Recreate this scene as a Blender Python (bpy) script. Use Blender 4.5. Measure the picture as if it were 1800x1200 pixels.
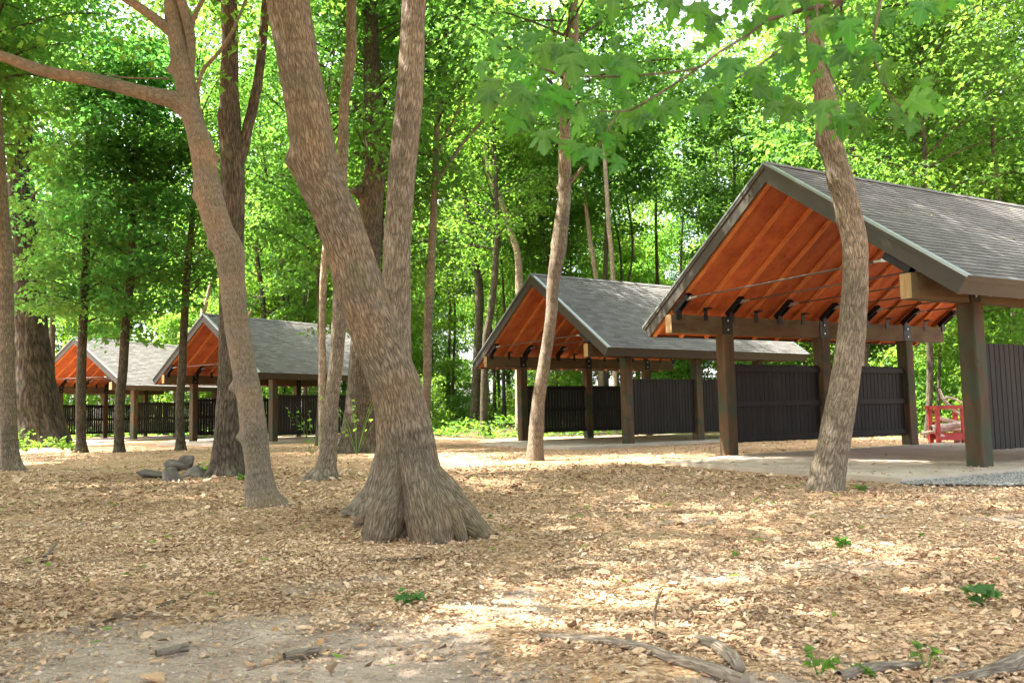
import bpy, math, random
import numpy as np
from mathutils import Vector, Matrix

random.seed(7)
rng = np.random.default_rng(11)
scene = bpy.context.scene
for o in list(bpy.data.objects):
    bpy.data.objects.remove(o)

# ------------------------------------------------------------------ camera
F_PX, PITCH, ROLL = 1477.8, 0.0846, 0.0200          # focal length in pixels of an 1800 px wide frame
CAM = np.array([0.0, 0.0, 1.0])
_cp, _sp, _cr, _sr = math.cos(PITCH), math.sin(PITCH), math.cos(ROLL), math.sin(ROLL)
_R, _U, FWD = np.array([1., 0, 0]), np.array([0, -_sp, _cp]), np.array([0, _cp, _sp])
AX, AY = _cr * _R - _sr * _U, _sr * _R + _cr * _U
cam_data = bpy.data.cameras.new('camera')
cam = bpy.data.objects.new('camera', cam_data)
scene.collection.objects.link(cam)
M = Matrix.Identity(4)
for i in range(3):
    M[i][0], M[i][1], M[i][2], M[i][3] = AX[i], AY[i], -FWD[i], CAM[i]
cam.matrix_world = M
cam_data.sensor_width = 22.3
cam_data.lens = 22.3 * F_PX / 1800
cam_data.clip_end = 2000
cam_data.clip_start = 0.05
cam_data.dof.use_dof = True
cam_data.dof.focus_distance = 11.0
cam_data.dof.aperture_fstop = 3.5
scene.camera = cam

# ------------------------------------------------------------------ light
SUN_EL = math.radians(60)
SUN_AZ = math.atan2(-0.98, 0.16)                    # from the left of the camera
SUN_DIR = Vector((math.sin(SUN_AZ) * math.cos(SUN_EL), math.cos(SUN_AZ) * math.cos(SUN_EL), math.sin(SUN_EL)))
world = bpy.data.worlds.new('World')
scene.world = world
world.use_nodes = True
wn = world.node_tree
wn.nodes.clear()
sky = wn.nodes.new('ShaderNodeTexSky')
sky.sky_type = 'NISHITA'
sky.sun_disc = False
sky.sun_elevation = SUN_EL
sky.sun_rotation = SUN_AZ
sky.air_density = 1.0
sky.dust_density = 4.0
sky.ozone_density = 0.3
haze = wn.nodes.new('ShaderNodeHueSaturation')         # thin bright cloud: a whiter sky all over
haze.inputs['Saturation'].default_value = 0.5
bg = wn.nodes.new('ShaderNodeBackground')
bg.inputs['Strength'].default_value = 0.15
wo = wn.nodes.new('ShaderNodeOutputWorld')
wn.links.new(sky.outputs[0], haze.inputs['Color'])
wn.links.new(haze.outputs[0], bg.inputs[0])
wn.links.new(bg.outputs[0], wo.inputs[0])
sun_data = bpy.data.lights.new('sun', 'SUN')
sun_data.energy = 4.5
sun_data.angle = math.radians(0.5)
sun_data.color = (1.0, 0.95, 0.86)
sun = bpy.data.objects.new('sun', sun_data)
scene.collection.objects.link(sun)
sun.rotation_euler = SUN_DIR.to_track_quat('Z', 'Y').to_euler()
sun.location = (-20, -10, 40)

vs = scene.view_settings
scene.display_settings.display_device = 'sRGB'
vs.view_transform = 'Standard'
vs.look = 'None'
vs.exposure = 3.0
vs.gamma = 1.0
vs.use_curve_mapping = False
scene.cycles.use_denoising = True
scene.cycles.max_bounces = 10
scene.cycles.diffuse_bounces = 5
scene.cycles.transmission_bounces = 6
scene.cycles.glossy_bounces = 3
scene.cycles.caustics_reflective = False
scene.cycles.caustics_refractive = False
scene.cycles.sample_clamp_indirect = 8.0

# ------------------------------------------------------------------ helpers
def ray(x, y):
    return FWD + AX * (x - 900) / F_PX + AY * (600 - y) / F_PX

def on_ground(x, y, z):
    d = ray(x, y)
    return CAM + d * ((z - 1.0) / d[2])

def at_depth(x, y, Y):
    """Point of the photograph's pixel on the vertical plane Y metres ahead."""
    d = ray(x, y)
    return CAM + d * (Y / d[1])

def project(p):
    q = np.asarray(p, float) - CAM
    d = q @ FWD
    return 900 + F_PX * (q @ AX) / d, 600 - F_PX * (q @ AY) / d, d

def sstep(a, b, x):
    t = np.clip((x - a) / (b - a), 0, 1)
    return t * t * (3 - 2 * t)

def _hash(ix, iy, iz):
    h = (ix * 374761393 + iy * 668265263 + iz * 2147483647 + 1013904223) & 0xFFFFFFFF
    h = ((h ^ (h >> 13)) * 1274126177) & 0xFFFFFFFF
    h = h ^ (h >> 16)
    return (h & 0xFFFF) / 65535.0

def vnoise(x, y, z=0.0):
    x, y, z = np.broadcast_arrays(np.asarray(x, float), np.asarray(y, float), np.asarray(z, float))
    ix, iy, iz = np.floor(x).astype(np.int64), np.floor(y).astype(np.int64), np.floor(z).astype(np.int64)
    fx, fy, fz = x - ix, y - iy, z - iz
    fx, fy, fz = fx * fx * (3 - 2 * fx), fy * fy * (3 - 2 * fy), fz * fz * (3 - 2 * fz)
    r = 0
    for a in (0, 1):
        for b in (0, 1):
            for c in (0, 1):
                w = (fx if a else 1 - fx) * (fy if b else 1 - fy) * (fz if c else 1 - fz)
                r = r + w * _hash(ix + a, iy + b, iz + c)
    return r * 2 - 1

def fbm(x, y, z=0.0, n=3):
    r, a = 0, 1.0
    for i in range(n):
        r = r + a * vnoise(np.asarray(x) * 2 ** i + 17 * i, np.asarray(y) * 2 ** i, np.asarray(z) * 2 ** i)
        a *= 0.5
    return r

class MB:
    """Collects vertices and faces (numpy) and makes one mesh."""
    def __init__(self):
        self.V, self.F, self.C, self.UV, self.n = [], {3: [], 4: []}, [], [], 0

    def add(self, V, F, col=None, uv=None):
        V = np.asarray(V, float).reshape(-1, 3)
        self.V.append(V)
        for f in (F if isinstance(F, (list, tuple)) else [F]):
            f = np.asarray(f, np.int64)
            self.F[f.shape[1]].append(f + self.n)
        c = np.ones((len(V), 3)) if col is None else np.broadcast_to(np.asarray(col, float), (len(V), 3))
        self.C.append(c)
        self.UV.append(np.zeros((len(V), 2)) if uv is None else np.asarray(uv, float))
        self.n += len(V)
        return self

    def box(self, x0, x1, y0, y1, z0, z1, col=None):
        V = np.array([[x, y, z] for z in (z0, z1) for y in (y0, y1) for x in (x0, x1)], float)
        F = np.array([[0, 2, 3, 1], [4, 5, 7, 6], [0, 1, 5, 4], [2, 6, 7, 3], [0, 4, 6, 2], [1, 3, 7, 5]])
        return self.add(V, F, col)

    def prism(self, pts, axis, a, b, col=None):
        """Polygon pts (2-D, counter-clockwise) swept along axis 0 (x) from a to b."""
        n = len(pts)
        P = np.array(pts, float)
        def lift(t):
            Z = np.full(n, t)
            return np.stack([Z, P[:, 0], P[:, 1]], 1) if axis == 0 else (np.stack([P[:, 0], Z, P[:, 1]], 1) if axis == 1 else np.stack([P[:, 0], P[:, 1], Z], 1))
        V = np.concatenate([lift(a), lift(b)])
        i = np.arange(n)
        F = [np.stack([i, (i + 1) % n, (i + 1) % n + n, i + n], 1)]
        for off, s in ((0, -1), (n, 1)):
            if n == 4:
                F.append(np.array([[0, 1, 2, 3][::s]]) + off)
            else:
                t = np.array([[0, k, k + 1][::s] for k in range(1, n - 1)]) + off
                F.append(t)
        return self.add(V, F, col)

    def mesh(self, name, smooth=False):
        me = bpy.data.meshes.new(name)
        V = np.concatenate(self.V)
        f3 = np.concatenate(self.F[3]) if self.F[3] else np.zeros((0, 3), np.int64)
        f4 = np.concatenate(self.F[4]) if self.F[4] else np.zeros((0, 4), np.int64)
        loops = np.concatenate([f3.ravel(), f4.ravel()]).astype(np.int32)
        tot = np.concatenate([np.full(len(f3), 3), np.full(len(f4), 4)]).astype(np.int32)
        start = np.concatenate([[0], np.cumsum(tot)[:-1]]).astype(np.int32)
        me.vertices.add(len(V)); me.loops.add(len(loops)); me.polygons.add(len(tot))
        me.vertices.foreach_set('co', V.astype(np.float32).ravel())
        me.loops.foreach_set('vertex_index', loops)
        me.polygons.foreach_set('loop_start', start)
        me.polygons.foreach_set('loop_total', tot)
        me.polygons.foreach_set('use_smooth', np.full(len(tot), bool(smooth)))
        uv = me.uv_layers.new(name='uv')
        uv.data.foreach_set('uv', np.concatenate(self.UV)[loops].astype(np.float32).ravel())
        ca = me.color_attributes.new('col', 'FLOAT_COLOR', 'POINT')
        C = np.concatenate([np.concatenate(self.C), np.ones((len(V), 1))], 1)
        ca.data.foreach_set('color', C.astype(np.float32).ravel())
        me.update(calc_edges=True)
        me.validate()
        return me

def link(name, data, mat=None, parent=None, loc=None, rot=None, kind=None, scale=None):
    o = bpy.data.objects.new(name, data)
    scene.collection.objects.link(o)
    if mat is not None and data is not None and len(data.materials) == 0:
        data.materials.append(mat)
    if parent is not None:
        o.parent = parent
    if loc is not None:
        o.location = [float(a) for a in loc]
    if rot is not None:
        o.rotation_euler = [float(a) for a in rot]
    if scale is not None:
        o.scale = (scale,) * 3 if np.isscalar(scale) else scale
    if kind:
        o['kind'] = kind
    return o

def tag(o, label, cat, group=None):
    o['label'] = label
    o['category'] = cat
    if group:
        o['group'] = group
    return o

def thing(name, label, cat, loc=(0, 0, 0), rotz=0, group=None):
    o = link(name, None, loc=loc, rot=(0, 0, rotz))
    o.empty_display_size = 0.2
    return tag(o, label, cat, group)

def resample(P, R, step):
    """Catmull-Rom through P with radii R, evenly spaced points."""
    P, R = np.asarray(P, float), np.asarray(R, float)
    Q = np.vstack([2 * P[0] - P[1], P, 2 * P[-1] - P[-2]])
    out, rad = [], []
    for i in range(1, len(Q) - 2):
        n = max(2, int(np.linalg.norm(Q[i + 1] - Q[i]) / step))
        t = np.linspace(0, 1, n, endpoint=False)[:, None]
        a, b, c, d = Q[i - 1], Q[i], Q[i + 1], Q[i + 2]
        out.append(0.5 * (2 * b + (c - a) * t + (2 * a - 5 * b + 4 * c - d) * t ** 2 + (3 * b - a - 3 * c + d) * t ** 3))
        ts = t[:, 0]; ts = ts * ts * (3 - 2 * ts)
        rad.append(R[i - 1] * (1 - ts) + R[i] * ts)
    out.append(P[-1:]); rad.append(R[-1:])
    return np.vstack(out), np.concatenate(rad)

def tube(mb, P, R, seg=12, step=0.2, relief=0.0, ridges=9.0, stretch=2.2, roots=(), root_h=0.5, knobs=(), seed=0, wob=0.06, cap=True, col=None):
    """Tapered limb with bark relief, root flare lobes and knobs; UV in metres."""
    C, rad = resample(P, R, step)
    n = len(C)
    T = np.gradient(C, axis=0)
    T /= np.linalg.norm(T, axis=1)[:, None] + 1e-9
    s = np.concatenate([[0], np.cumsum(np.linalg.norm(np.diff(C, axis=0), axis=1))])
    ref = np.array([0, 1.0, 0]) if abs(T[0][1]) < 0.8 else np.array([0, 0, 1.0])
    A = np.zeros_like(C); B = np.zeros_like(C)
    a = ref - T[0] * (ref @ T[0]); a /= np.linalg.norm(a)
    for i in range(n):
        a = a - T[i] * (a @ T[i]); a /= np.linalg.norm(a)
        A[i] = a; B[i] = np.cross(T[i], a)
    th = np.linspace(0, 2 * math.pi, seg + 1)
    ct, st = np.cos(th), np.sin(th)
    dirs = A[:, None] * ct[None, :, None] + B[:, None] * st[None, :, None]
    TH, S = np.meshgrid(th, s)
    cx, cy = np.cos(TH), np.sin(TH)
    mult = 1 + wob * fbm(cx * 1.3 + seed * 3.1, cy * 1.3, S * 0.9 / max(rad[0] * 4, .3) + seed)
    hgt = C[:, 2]                                     # local height above the ground
    for (phi, amp, wd) in roots:                      # phi: world direction of the root, degrees
        d = np.array([math.cos(math.radians(phi)), math.sin(math.radians(phi)), 0])
        ang = np.arccos(np.clip(dirs @ d, -1, 1))
        mult = mult + amp * np.exp(-(ang / wd) ** 2) * np.exp(-np.clip(hgt, 0, 9) / root_h)[:, None]
    rr = rad[:, None] * mult
    if relief:
        ra = float(np.mean(rad))
        m = 2 * math.pi * ra * ridges
        k1 = fbm(cx * ra * ridges * 1.1 + 5 * seed, cy * ra * ridges * 1.1, S * ridges / stretch / 2, 3)
        k2 = 1 - np.abs(vnoise(cx * ra * ridges * 2.2 + seed, cy * ra * ridges * 2.2 + 3.3, S * ridges / stretch)) * 2
        rr = rr + relief * (0.6 * k1 + 0.5 * k2)
    V = C[:, None] + dirs * rr[..., None]
    for (kp, kr, kh) in knobs:
        dd = np.linalg.norm(V - np.asarray(kp), axis=2)
        V = V + dirs * (kh * np.exp(-(dd / kr) ** 2))[..., None]
    i, j = np.meshgrid(np.arange(n - 1), np.arange(seg), indexing='ij')
    w = seg + 1
    F = np.stack([i * w + j, i * w + j + 1, (i + 1) * w + j + 1, (i + 1) * w + j], -1).reshape(-1, 4)
    uv = np.stack([np.broadcast_to(th[None] * np.mean(rad), (n, w)), np.broadcast_to(s[:, None], (n, w))], -1).reshape(-1, 2)
    mb.add(V.reshape(-1, 3), F, col, uv)
    if cap:
        base = (n - 1) * w
        tip = C[-1] + T[-1] * rad[-1] * 0.6
        mb.add(np.vstack([V[-1], tip]), np.array([[k, k + 1, w] for k in range(seg)]), col)
    return C, rad

# ------------------------------------------------------------------ materials
def nodes_of(name):
    m = bpy.data.materials.new(name)
    m.use_nodes = True
    nt = m.node_tree
    nt.nodes.clear()
    out = nt.nodes.new('ShaderNodeOutputMaterial')
    def N(t, **kw):
        n = nt.nodes.new('ShaderNode' + t)
        for k, v in kw.items():
            if k in ('operation', 'blend_type', 'feature', 'data_type', 'attribute_name', 'noise_dimensions', 'wave_type', 'bands_direction', 'uv_map', 'distance'):
                setattr(n, k, v)
            else:
                n.inputs[k].default_value = v
        return n
    def L(a, b):
        nt.links.new(a, b)
    return m, nt, N, L, out

def ramp(nt, fac, stops):
    r = nt.nodes.new('ShaderNodeValToRGB')
    el = r.color_ramp.elements
    el[0].position, el[0].color = stops[0][0], (*stops[0][1], 1)
    el[1].position, el[1].color = stops[-1][0], (*stops[-1][1], 1)
    for p, c in stops[1:-1]:
        e = el.new(p); e.color = (*c, 1)
    nt.links.new(fac, r.inputs[0])
    return r.outputs[0]

def scaled(nt, N, L, vec, s):
    m = N('Mapping')
    m.inputs['Scale'].default_value = s
    L(vec, m.inputs['Vector'])
    return m.outputs[0]

def mixc(N, L, f, a, b, mode='MIX'):
    m = N('Mix', data_type='RGBA', blend_type=mode)
    if isinstance(f, (int, float)): m.inputs[0].default_value = f
    else: L(f, m.inputs[0])
    for k, v in ((6, a), (7, b)):
        if isinstance(v, tuple): m.inputs[k].default_value = (*v, 1)
        else: L(v, m.inputs[k])
    return m.outputs[2]

def mat_bark(name, dark, mid, light, moss=0.25, sc=1.0, bump=0.8, red=None):
    m, nt, N, L, out = nodes_of(name)
    uv = N('UVMap', uv_map='uv').outputs[0]
    obj = N('TexCoord').outputs['Object']
    warp = N('TexNoise', Scale=3.0 * sc, Detail=3.0); L(uv, warp.inputs['Vector'])
    add = N('MixRGB' if False else 'VectorMath', operation='MULTIPLY_ADD')
    L(warp.outputs['Color'], add.inputs[0]); add.inputs[1].default_value = (0.05, 0.05, 0); L(uv, add.inputs[2])
    v1 = N('TexNoise', Scale=1.0, Detail=3.0, Roughness=0.5); L(scaled(nt, N, L, add.outputs[0], (34 * sc, 4.5 * sc, 1)), v1.inputs['Vector'])
    rd = N('Math', operation='SUBTRACT'); L(v1.outputs['Fac'], rd.inputs[0]); rd.inputs[1].default_value = 0.5
    ra = N('Math', operation='ABSOLUTE'); L(rd.outputs[0], ra.inputs[0])
    n1 = N('TexNoise', Scale=1.0, Detail=8.0, Roughness=0.7); L(scaled(nt, N, L, add.outputs[0], (75 * sc, 11 * sc, 1)), n1.inputs['Vector'])
    n2 = N('TexNoise', Scale=1.7, Detail=4.0); L(obj, n2.inputs['Vector'])
    h = N('Math', operation='MULTIPLY_ADD'); L(ra.outputs[0], h.inputs[0]); h.inputs[1].default_value = 2.2
    hm = N('Math', operation='MULTIPLY'); L(n1.outputs['Fac'], hm.inputs[0]); hm.inputs[1].default_value = 0.8; L(hm.outputs[0], h.inputs[2])
    c = ramp(nt, h.outputs[0], [(0.32, dark), (0.58, mid), (0.95, light)])
    nf = N('TexNoise', Scale=1.0, Detail=4.0, Roughness=0.55); L(scaled(nt, N, L, add.outputs[0], (62 * sc, 5.0 * sc, 1)), nf.inputs['Vector'])
    fs = ramp(nt, nf.outputs['Fac'], [(0.38, (0.62, 0.60, 0.58)), (0.48, (1, 1, 1))])
    c = mixc(N, L, 1.0, c, fs, 'MULTIPLY')
    if red is not None:
        f = ramp(nt, n2.outputs['Fac'], [(0.45, (0, 0, 0)), (0.68, (1, 1, 1))])
        c = mixc(N, L, f, c, mixc(N, L, 1.0, c, red, 'MULTIPLY'))
    tone = ramp(nt, n2.outputs['Fac'], [(0.3, (0.72, 0.72, 0.72)), (0.7, (1.18, 1.16, 1.12))])
    c = mixc(N, L, 1.0, c, tone, 'MULTIPLY')
    if moss:
        n3 = N('TexNoise', Scale=2.6, Detail=5.0); L(obj, n3.inputs['Vector'])
        f = ramp(nt, n3.outputs['Fac'], [(0.52, (0, 0, 0)), (0.75, (moss,) * 3)])
        c = mixc(N, L, f, c, (0.07, 0.085, 0.035))
    b = N('Bump', Strength=bump, Distance=0.02); L(h.outputs[0], b.inputs['Height'])
    p = N('BsdfPrincipled', Roughness=0.92); p.inputs['Specular IOR Level'].default_value = 0.15
    L(c, p.inputs['Base Color']); L(b.outputs[0], p.inputs['Normal']); L(p.outputs[0], out.inputs[0])
    return m

def mat_leaf(name, a, b, trans, tfac=0.5, gloss=0.06, veins=False, tmul=1.45):
    """Leaves: per-leaf tone (vertex colour), thin and translucent, slightly shiny."""
    m, nt, N, L, out = nodes_of(name)
    at = N('Attribute', attribute_name='col')
    oi = N('ObjectInfo')
    sep = N('SeparateColor'); L(at.outputs['Color'], sep.inputs[0])
    c = mixc(N, L, sep.outputs[0], a, b)
    hs = N('HueSaturation')
    hv = N('MapRange'); L(oi.outputs['Random'], hv.inputs['Value']); hv.inputs[3].default_value = 0.482; hv.inputs[4].default_value = 0.512
    L(hv.outputs[0], hs.inputs['Hue'])
    if veins:                                         # pale ribs fanning out from the stalk
        sx = N('SeparateXYZ'); L(N('TexCoord').outputs['Object'], sx.inputs[0])
        best = None
        for ang in (0, 40, -40, 82, -82):
            ca, sa = math.cos(math.radians(ang)), math.sin(math.radians(ang))
            m1 = N('Math', operation='MULTIPLY'); L(sx.outputs[0], m1.inputs[0]); m1.inputs[1].default_value = -sa
            m2 = N('Math', operation='MULTIPLY_ADD'); L(sx.outputs[1], m2.inputs[0]); m2.inputs[1].default_value = ca; L(m1.outputs[0], m2.inputs[2])
            ab = N('Math', operation='ABSOLUTE'); L(m2.outputs[0], ab.inputs[0])
            if best is None: best = ab.outputs[0]
            else:
                mn = N('Math', operation='MINIMUM'); L(best, mn.inputs[0]); L(ab.outputs[0], mn.inputs[1]); best = mn.outputs[0]
        vf = ramp(nt, best, [(0.006, (0.6, 0.6, 0.6)), (0.03, (0, 0, 0))])
        c = mixc(N, L, vf, c, (0.16, 0.26, 0.07))
    L(c, hs.inputs['Color'])
    dif = N('BsdfDiffuse'); L(hs.outputs[0], dif.inputs[0])
    tr = N('BsdfTranslucent')
    tc = mixc(N, L, sep.outputs[0], trans, tuple(min(1, t * tmul) for t in trans))
    hs2 = N('HueSaturation'); L(hv.outputs[0], hs2.inputs['Hue']); L(tc, hs2.inputs['Color'])
    L(hs2.outputs[0], tr.inputs[0])
    mx = N('MixShader'); mx.inputs[0].default_value = tfac
    L(dif.outputs[0], mx.inputs[1]); L(tr.outputs[0], mx.inputs[2])
    gl = N('BsdfGlossy', Roughness=0.45); gl.inputs[0].default_value = (0.9, 0.95, 0.9, 1)
    mg = N('MixShader'); mg.inputs[0].default_value = gloss
    L(mx.outputs[0], mg.inputs[1]); L(gl.outputs[0], mg.inputs[2])
    L(mg.outputs[0], out.inputs[0])
    return m

def mat_wood(name, c1, c2, axis=0, rough=0.75, grain=1.0, tint=None, knots=True, bump=0.25):
    m, nt, N, L, out = nodes_of(name)
    obj = N('TexCoord').outputs['Object']
    oi = N('ObjectInfo')
    off = N('VectorMath', operation='MULTIPLY_ADD'); L(oi.outputs['Random'], off.inputs[0]); off.inputs[1].default_value = (7, 13, 5); L(obj, off.inputs[2])
    s = [26 * grain] * 3; s[axis] = 1.3 * grain
    n1 = N('TexNoise', Scale=1.0, Detail=5.0, Roughness=0.6); L(scaled(nt, N, L, off.outputs[0], s), n1.inputs['Vector'])
    s2 = [5 * grain] * 3; s2[axis] = 0.8 * grain
    n2 = N('TexNoise', Scale=1.0, Detail=3.0); L(scaled(nt, N, L, off.outputs[0], s2), n2.inputs['Vector'])
    ad = N('Math', operation='MULTIPLY_ADD'); L(n2.outputs['Fac'], ad.inputs[0]); ad.inputs[1].default_value = 0.7
    hf = N('Math', operation='MULTIPLY'); L(n1.outputs['Fac'], hf.inputs[0]); hf.inputs[1].default_value = 0.45; L(hf.outputs[0], ad.inputs[2])
    c = ramp(nt, ad.outputs[0], [(0.38, c1), (0.72, c2)])
    rv = N('MapRange'); L(oi.outputs['Random'], rv.inputs['Value']); rv.inputs[3].default_value = 0.8; rv.inputs[4].default_value = 1.15
    hs = N('HueSaturation'); L(rv.outputs[0], hs.inputs['Value']); L(c, hs.inputs['Color']); c = hs.outputs[0]
    if tint is not None:
        n3 = N('TexNoise', Scale=2.2, Detail=3.0); L(off.outputs[0], n3.inputs['Vector'])
        f = ramp(nt, n3.outputs['Fac'], [(0.46, (0, 0, 0)), (0.62, (0.8, 0.8, 0.8))])
        c = mixc(N, L, f, c, tint)
    if knots:
        v = N('TexVoronoi', Scale=2.6); sk = [1.0] * 3; sk[axis] = 0.7
        L(scaled(nt, N, L, off.outputs[0], sk), v.inputs['Vector'])
        f = ramp(nt, v.outputs['Distance'], [(0.035, (0.85,) * 3), (0.085, (0, 0, 0))])
        c = mixc(N, L, f, c, tuple(x * 0.25 for x in c1))
    b = N('Bump', Strength=bump, Distance=0.01); L(n1.outputs['Fac'], b.inputs['Height'])
    p = N('BsdfPrincipled', Roughness=rough); p.inputs['Specular IOR Level'].default_value = 0.25
    L(c, p.inputs['Base Color']); L(b.outputs[0], p.inputs['Normal']); L(p.outputs[0], out.inputs[0])
    return m

def mat_plain(name, col, rough=0.6, metal=0.0, var=0.12, sc=6.0, bump=0.1, spec=0.3):
    m, nt, N, L, out = nodes_of(name)
    obj = N('TexCoord').outputs['Object']
    n = N('TexNoise', Scale=sc, Detail=5.0); L(obj, n.inputs['Vector'])
    c = ramp(nt, n.outputs['Fac'], [(0.3, tuple(x * (1 - var) for x in col)), (0.7, tuple(x * (1 + var) for x in col))])
    n2 = N('TexNoise', Scale=sc * 12, Detail=3.0); L(obj, n2.inputs['Vector'])
    b = N('Bump', Strength=bump, Distance=0.004); L(n2.outputs['Fac'], b.inputs['Height'])
    p = N('BsdfPrincipled', Roughness=rough, Metallic=metal); p.inputs['Specular IOR Level'].default_value = spec
    L(c, p.inputs['Base Color']); L(b.outputs[0], p.inputs['Normal']); L(p.outputs[0], out.inputs[0])
    return m

def mat_vcol(name, rough=0.85, sc=40.0, var=0.25, bump=0.2, spec=0.2):
    m, nt, N, L, out = nodes_of(name)
    at = N('Attribute', attribute_name='col')
    obj = N('TexCoord').outputs['Object']
    n = N('TexNoise', Scale=sc, Detail=4.0); L(obj, n.inputs['Vector'])
    f = ramp(nt, n.outputs['Fac'], [(0.3, (1 - var,) * 3), (0.7, (1 + var,) * 3)])
    c = mixc(N, L, 1.0, at.outputs['Color'], f, 'MULTIPLY')
    b = N('Bump', Strength=bump, Distance=0.004); L(n.outputs['Fac'], b.inputs['Height'])
    p = N('BsdfPrincipled', Roughness=rough); p.inputs['Specular IOR Level'].default_value = spec
    L(c, p.inputs['Base Color']); L(b.outputs[0], p.inputs['Normal']); L(p.outputs[0], out.inputs[0])
    return m

def mat_concrete():
    m, nt, N, L, out = nodes_of('concrete')
    obj = N('TexCoord').outputs['Object']
    n = N('TexNoise', Scale=1.1, Detail=6.0, Roughness=0.6); L(obj, n.inputs['Vector'])
    c = ramp(nt, n.outputs['Fac'], [(0.3, (0.31, 0.25, 0.19)), (0.5, (0.42, 0.345, 0.27)), (0.72, (0.50, 0.42, 0.35))])
    n2 = N('TexNoise', Scale=60, Detail=4.0); L(obj, n2.inputs['Vector'])
    b = N('Bump', Strength=0.15, Distance=0.004); L(n2.outputs['Fac'], b.inputs['Height'])
    p = N('BsdfPrincipled', Roughness=0.7); p.inputs['Specular IOR Level'].default_value = 0.3
    L(c, p.inputs['Base Color']); L(b.outputs[0], p.inputs['Normal']); L(p.outputs[0], out.inputs[0])
    return m

def mat_ground():
    """Wood mulch, bare grey dirt (attribute R) and leafy forest soil (attribute G)."""
    m, nt, N, L, out = nodes_of('ground')
    obj = N('TexCoord').outputs['Object']
    at = N('Attribute', attribute_name='col')
    sep = N('SeparateColor'); L(at.outputs['Color'], sep.inputs[0])
    wn_ = N('TexNoise', Scale=9.0, Detail=2.0); L(obj, wn_.inputs['Vector'])
    wp = N('VectorMath', operation='MULTIPLY_ADD'); L(wn_.outputs['Color'], wp.inputs[0]); wp.inputs[1].default_value = (0.12, 0.12, 0); L(obj, wp.inputs[2])
    v = N('TexVoronoi', Scale=1.0); L(scaled(nt, N, L, wp.outputs[0], (38, 60, 38)), v.inputs['Vector'])
    sv = N('SeparateColor'); L(v.outputs['Color'], sv.inputs[0])
    chips = ramp(nt, sv.outputs[0], [(0.0, (0.16, 0.09, 0.05)), (0.35, (0.33, 0.20, 0.11)), (0.7, (0.48, 0.31, 0.18)), (1.0, (0.62, 0.46, 0.31))])
    n0 = N('TexNoise', Scale=0.8, Detail=5.0); L(obj, n0.inputs['Vector'])
    tone = ramp(nt, n0.outputs['Fac'], [(0.3, (0.78, 0.74, 0.7)), (0.7, (1.1, 1.08, 1.05))])
    chips = mixc(N, L, 1.0, chips, tone, 'MULTIPLY')
    nd = N('TexNoise', Scale=3.0, Detail=7.0, Roughness=0.65); L(obj, nd.inputs['Vector'])
    dirt = ramp(nt, nd.outputs['Fac'], [(0.3, (0.22, 0.16, 0.118)), (0.55, (0.345, 0.26, 0.20)), (0.75, (0.46, 0.365, 0.29))])
    vf = N('TexVoronoi', Scale=14.0); L(wp.outputs[0], vf.inputs['Vector'])
    sf = N('SeparateColor'); L(vf.outputs['Color'], sf.inputs[0])
    soil = ramp(nt, sf.outputs[0], [(0.0, (0.05, 0.05, 0.02)), (0.5, (0.10, 0.085, 0.04)), (1.0, (0.17, 0.125, 0.07))])
    nf = N('TexNoise', Scale=11.0, Detail=5.0); L(obj, nf.inputs['Vector'])
    md = N('Math', operation='MULTIPLY_ADD'); L(nf.outputs['Fac'], md.inputs[0]); md.inputs[1].default_value = 0.8; L(sep.outputs[0], md.inputs[2])
    fd = ramp(nt, md.outputs[0], [(0.75, (0, 0, 0)), (0.95, (1, 1, 1))])
    c = mixc(N, L, fd, chips, dirt)
    mf = N('Math', operation='MULTIPLY_ADD'); L(nf.outputs['Fac'], mf.inputs[0]); mf.inputs[1].default_value = 0.8; L(sep.outputs[1], mf.inputs[2])
    ff = ramp(nt, mf.outputs[0], [(0.75, (0, 0, 0)), (0.95, (1, 1, 1))])
    c = mixc(N, L, ff, c, soil)
    hh = N('Math', operation='ADD'); L(v.outputs['Distance'], hh.inputs[0]); L(nd.outputs['Fac'], hh.inputs[1])
    b = N('Bump', Strength=0.7, Distance=0.02); L(hh.outputs[0], b.inputs['Height'])
    p = N('BsdfPrincipled', Roughness=0.95); p.inputs['Specular IOR Level'].default_value = 0.1
    L(c, p.inputs['Base Color']); L(b.outputs[0], p.inputs['Normal']); L(p.outputs[0], out.inputs[0])
    return m

BARK_MAIN = mat_bark('bark_brown', (0.075, 0.056, 0.038), (0.205, 0.158, 0.112), (0.34, 0.275, 0.20), 0.42, 1.5, 1.0, red=(1.03, 0.91, 0.81))
BARK_GREY = mat_bark('bark_grey', (0.085, 0.065, 0.048), (0.215, 0.17, 0.125), (0.35, 0.29, 0.22), 0.2, 1.4, 0.8)
BARK_SMOOTH = mat_bark('bark_smooth', (0.13, 0.102, 0.075), (0.235, 0.19, 0.143), (0.34, 0.285, 0.22), 0.3, 2.6, 0.5, red=(1.04, 0.88, 0.76))
BARK_DARK = mat_bark('bark_dark', (0.035, 0.026, 0.019), (0.105, 0.082, 0.06), (0.19, 0.155, 0.115), 0.35, 0.8, 1.0)
BARK_OAK = mat_bark('bark_furrowed', (0.012, 0.010, 0.008), (0.055, 0.045, 0.034), (0.11, 0.092, 0.072), 0.3, 0.28, 1.0)
BARK_FOREST = mat_bark('bark_forest', (0.03, 0.024, 0.018), (0.085, 0.068, 0.048), (0.16, 0.13, 0.10), 0.4, 0.8, 0.6)
BARK_PALE = mat_bark('bark_pale', (0.16, 0.11, 0.075), (0.33, 0.26, 0.2), (0.50, 0.43, 0.35), 0.0, 1.0, 0.5)
LEAF_WOODS = mat_leaf('leaf_woods', (0.032, 0.088, 0.022), (0.07, 0.145, 0.034), (0.15, 0.305, 0.036), 0.55, 0.010)
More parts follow.
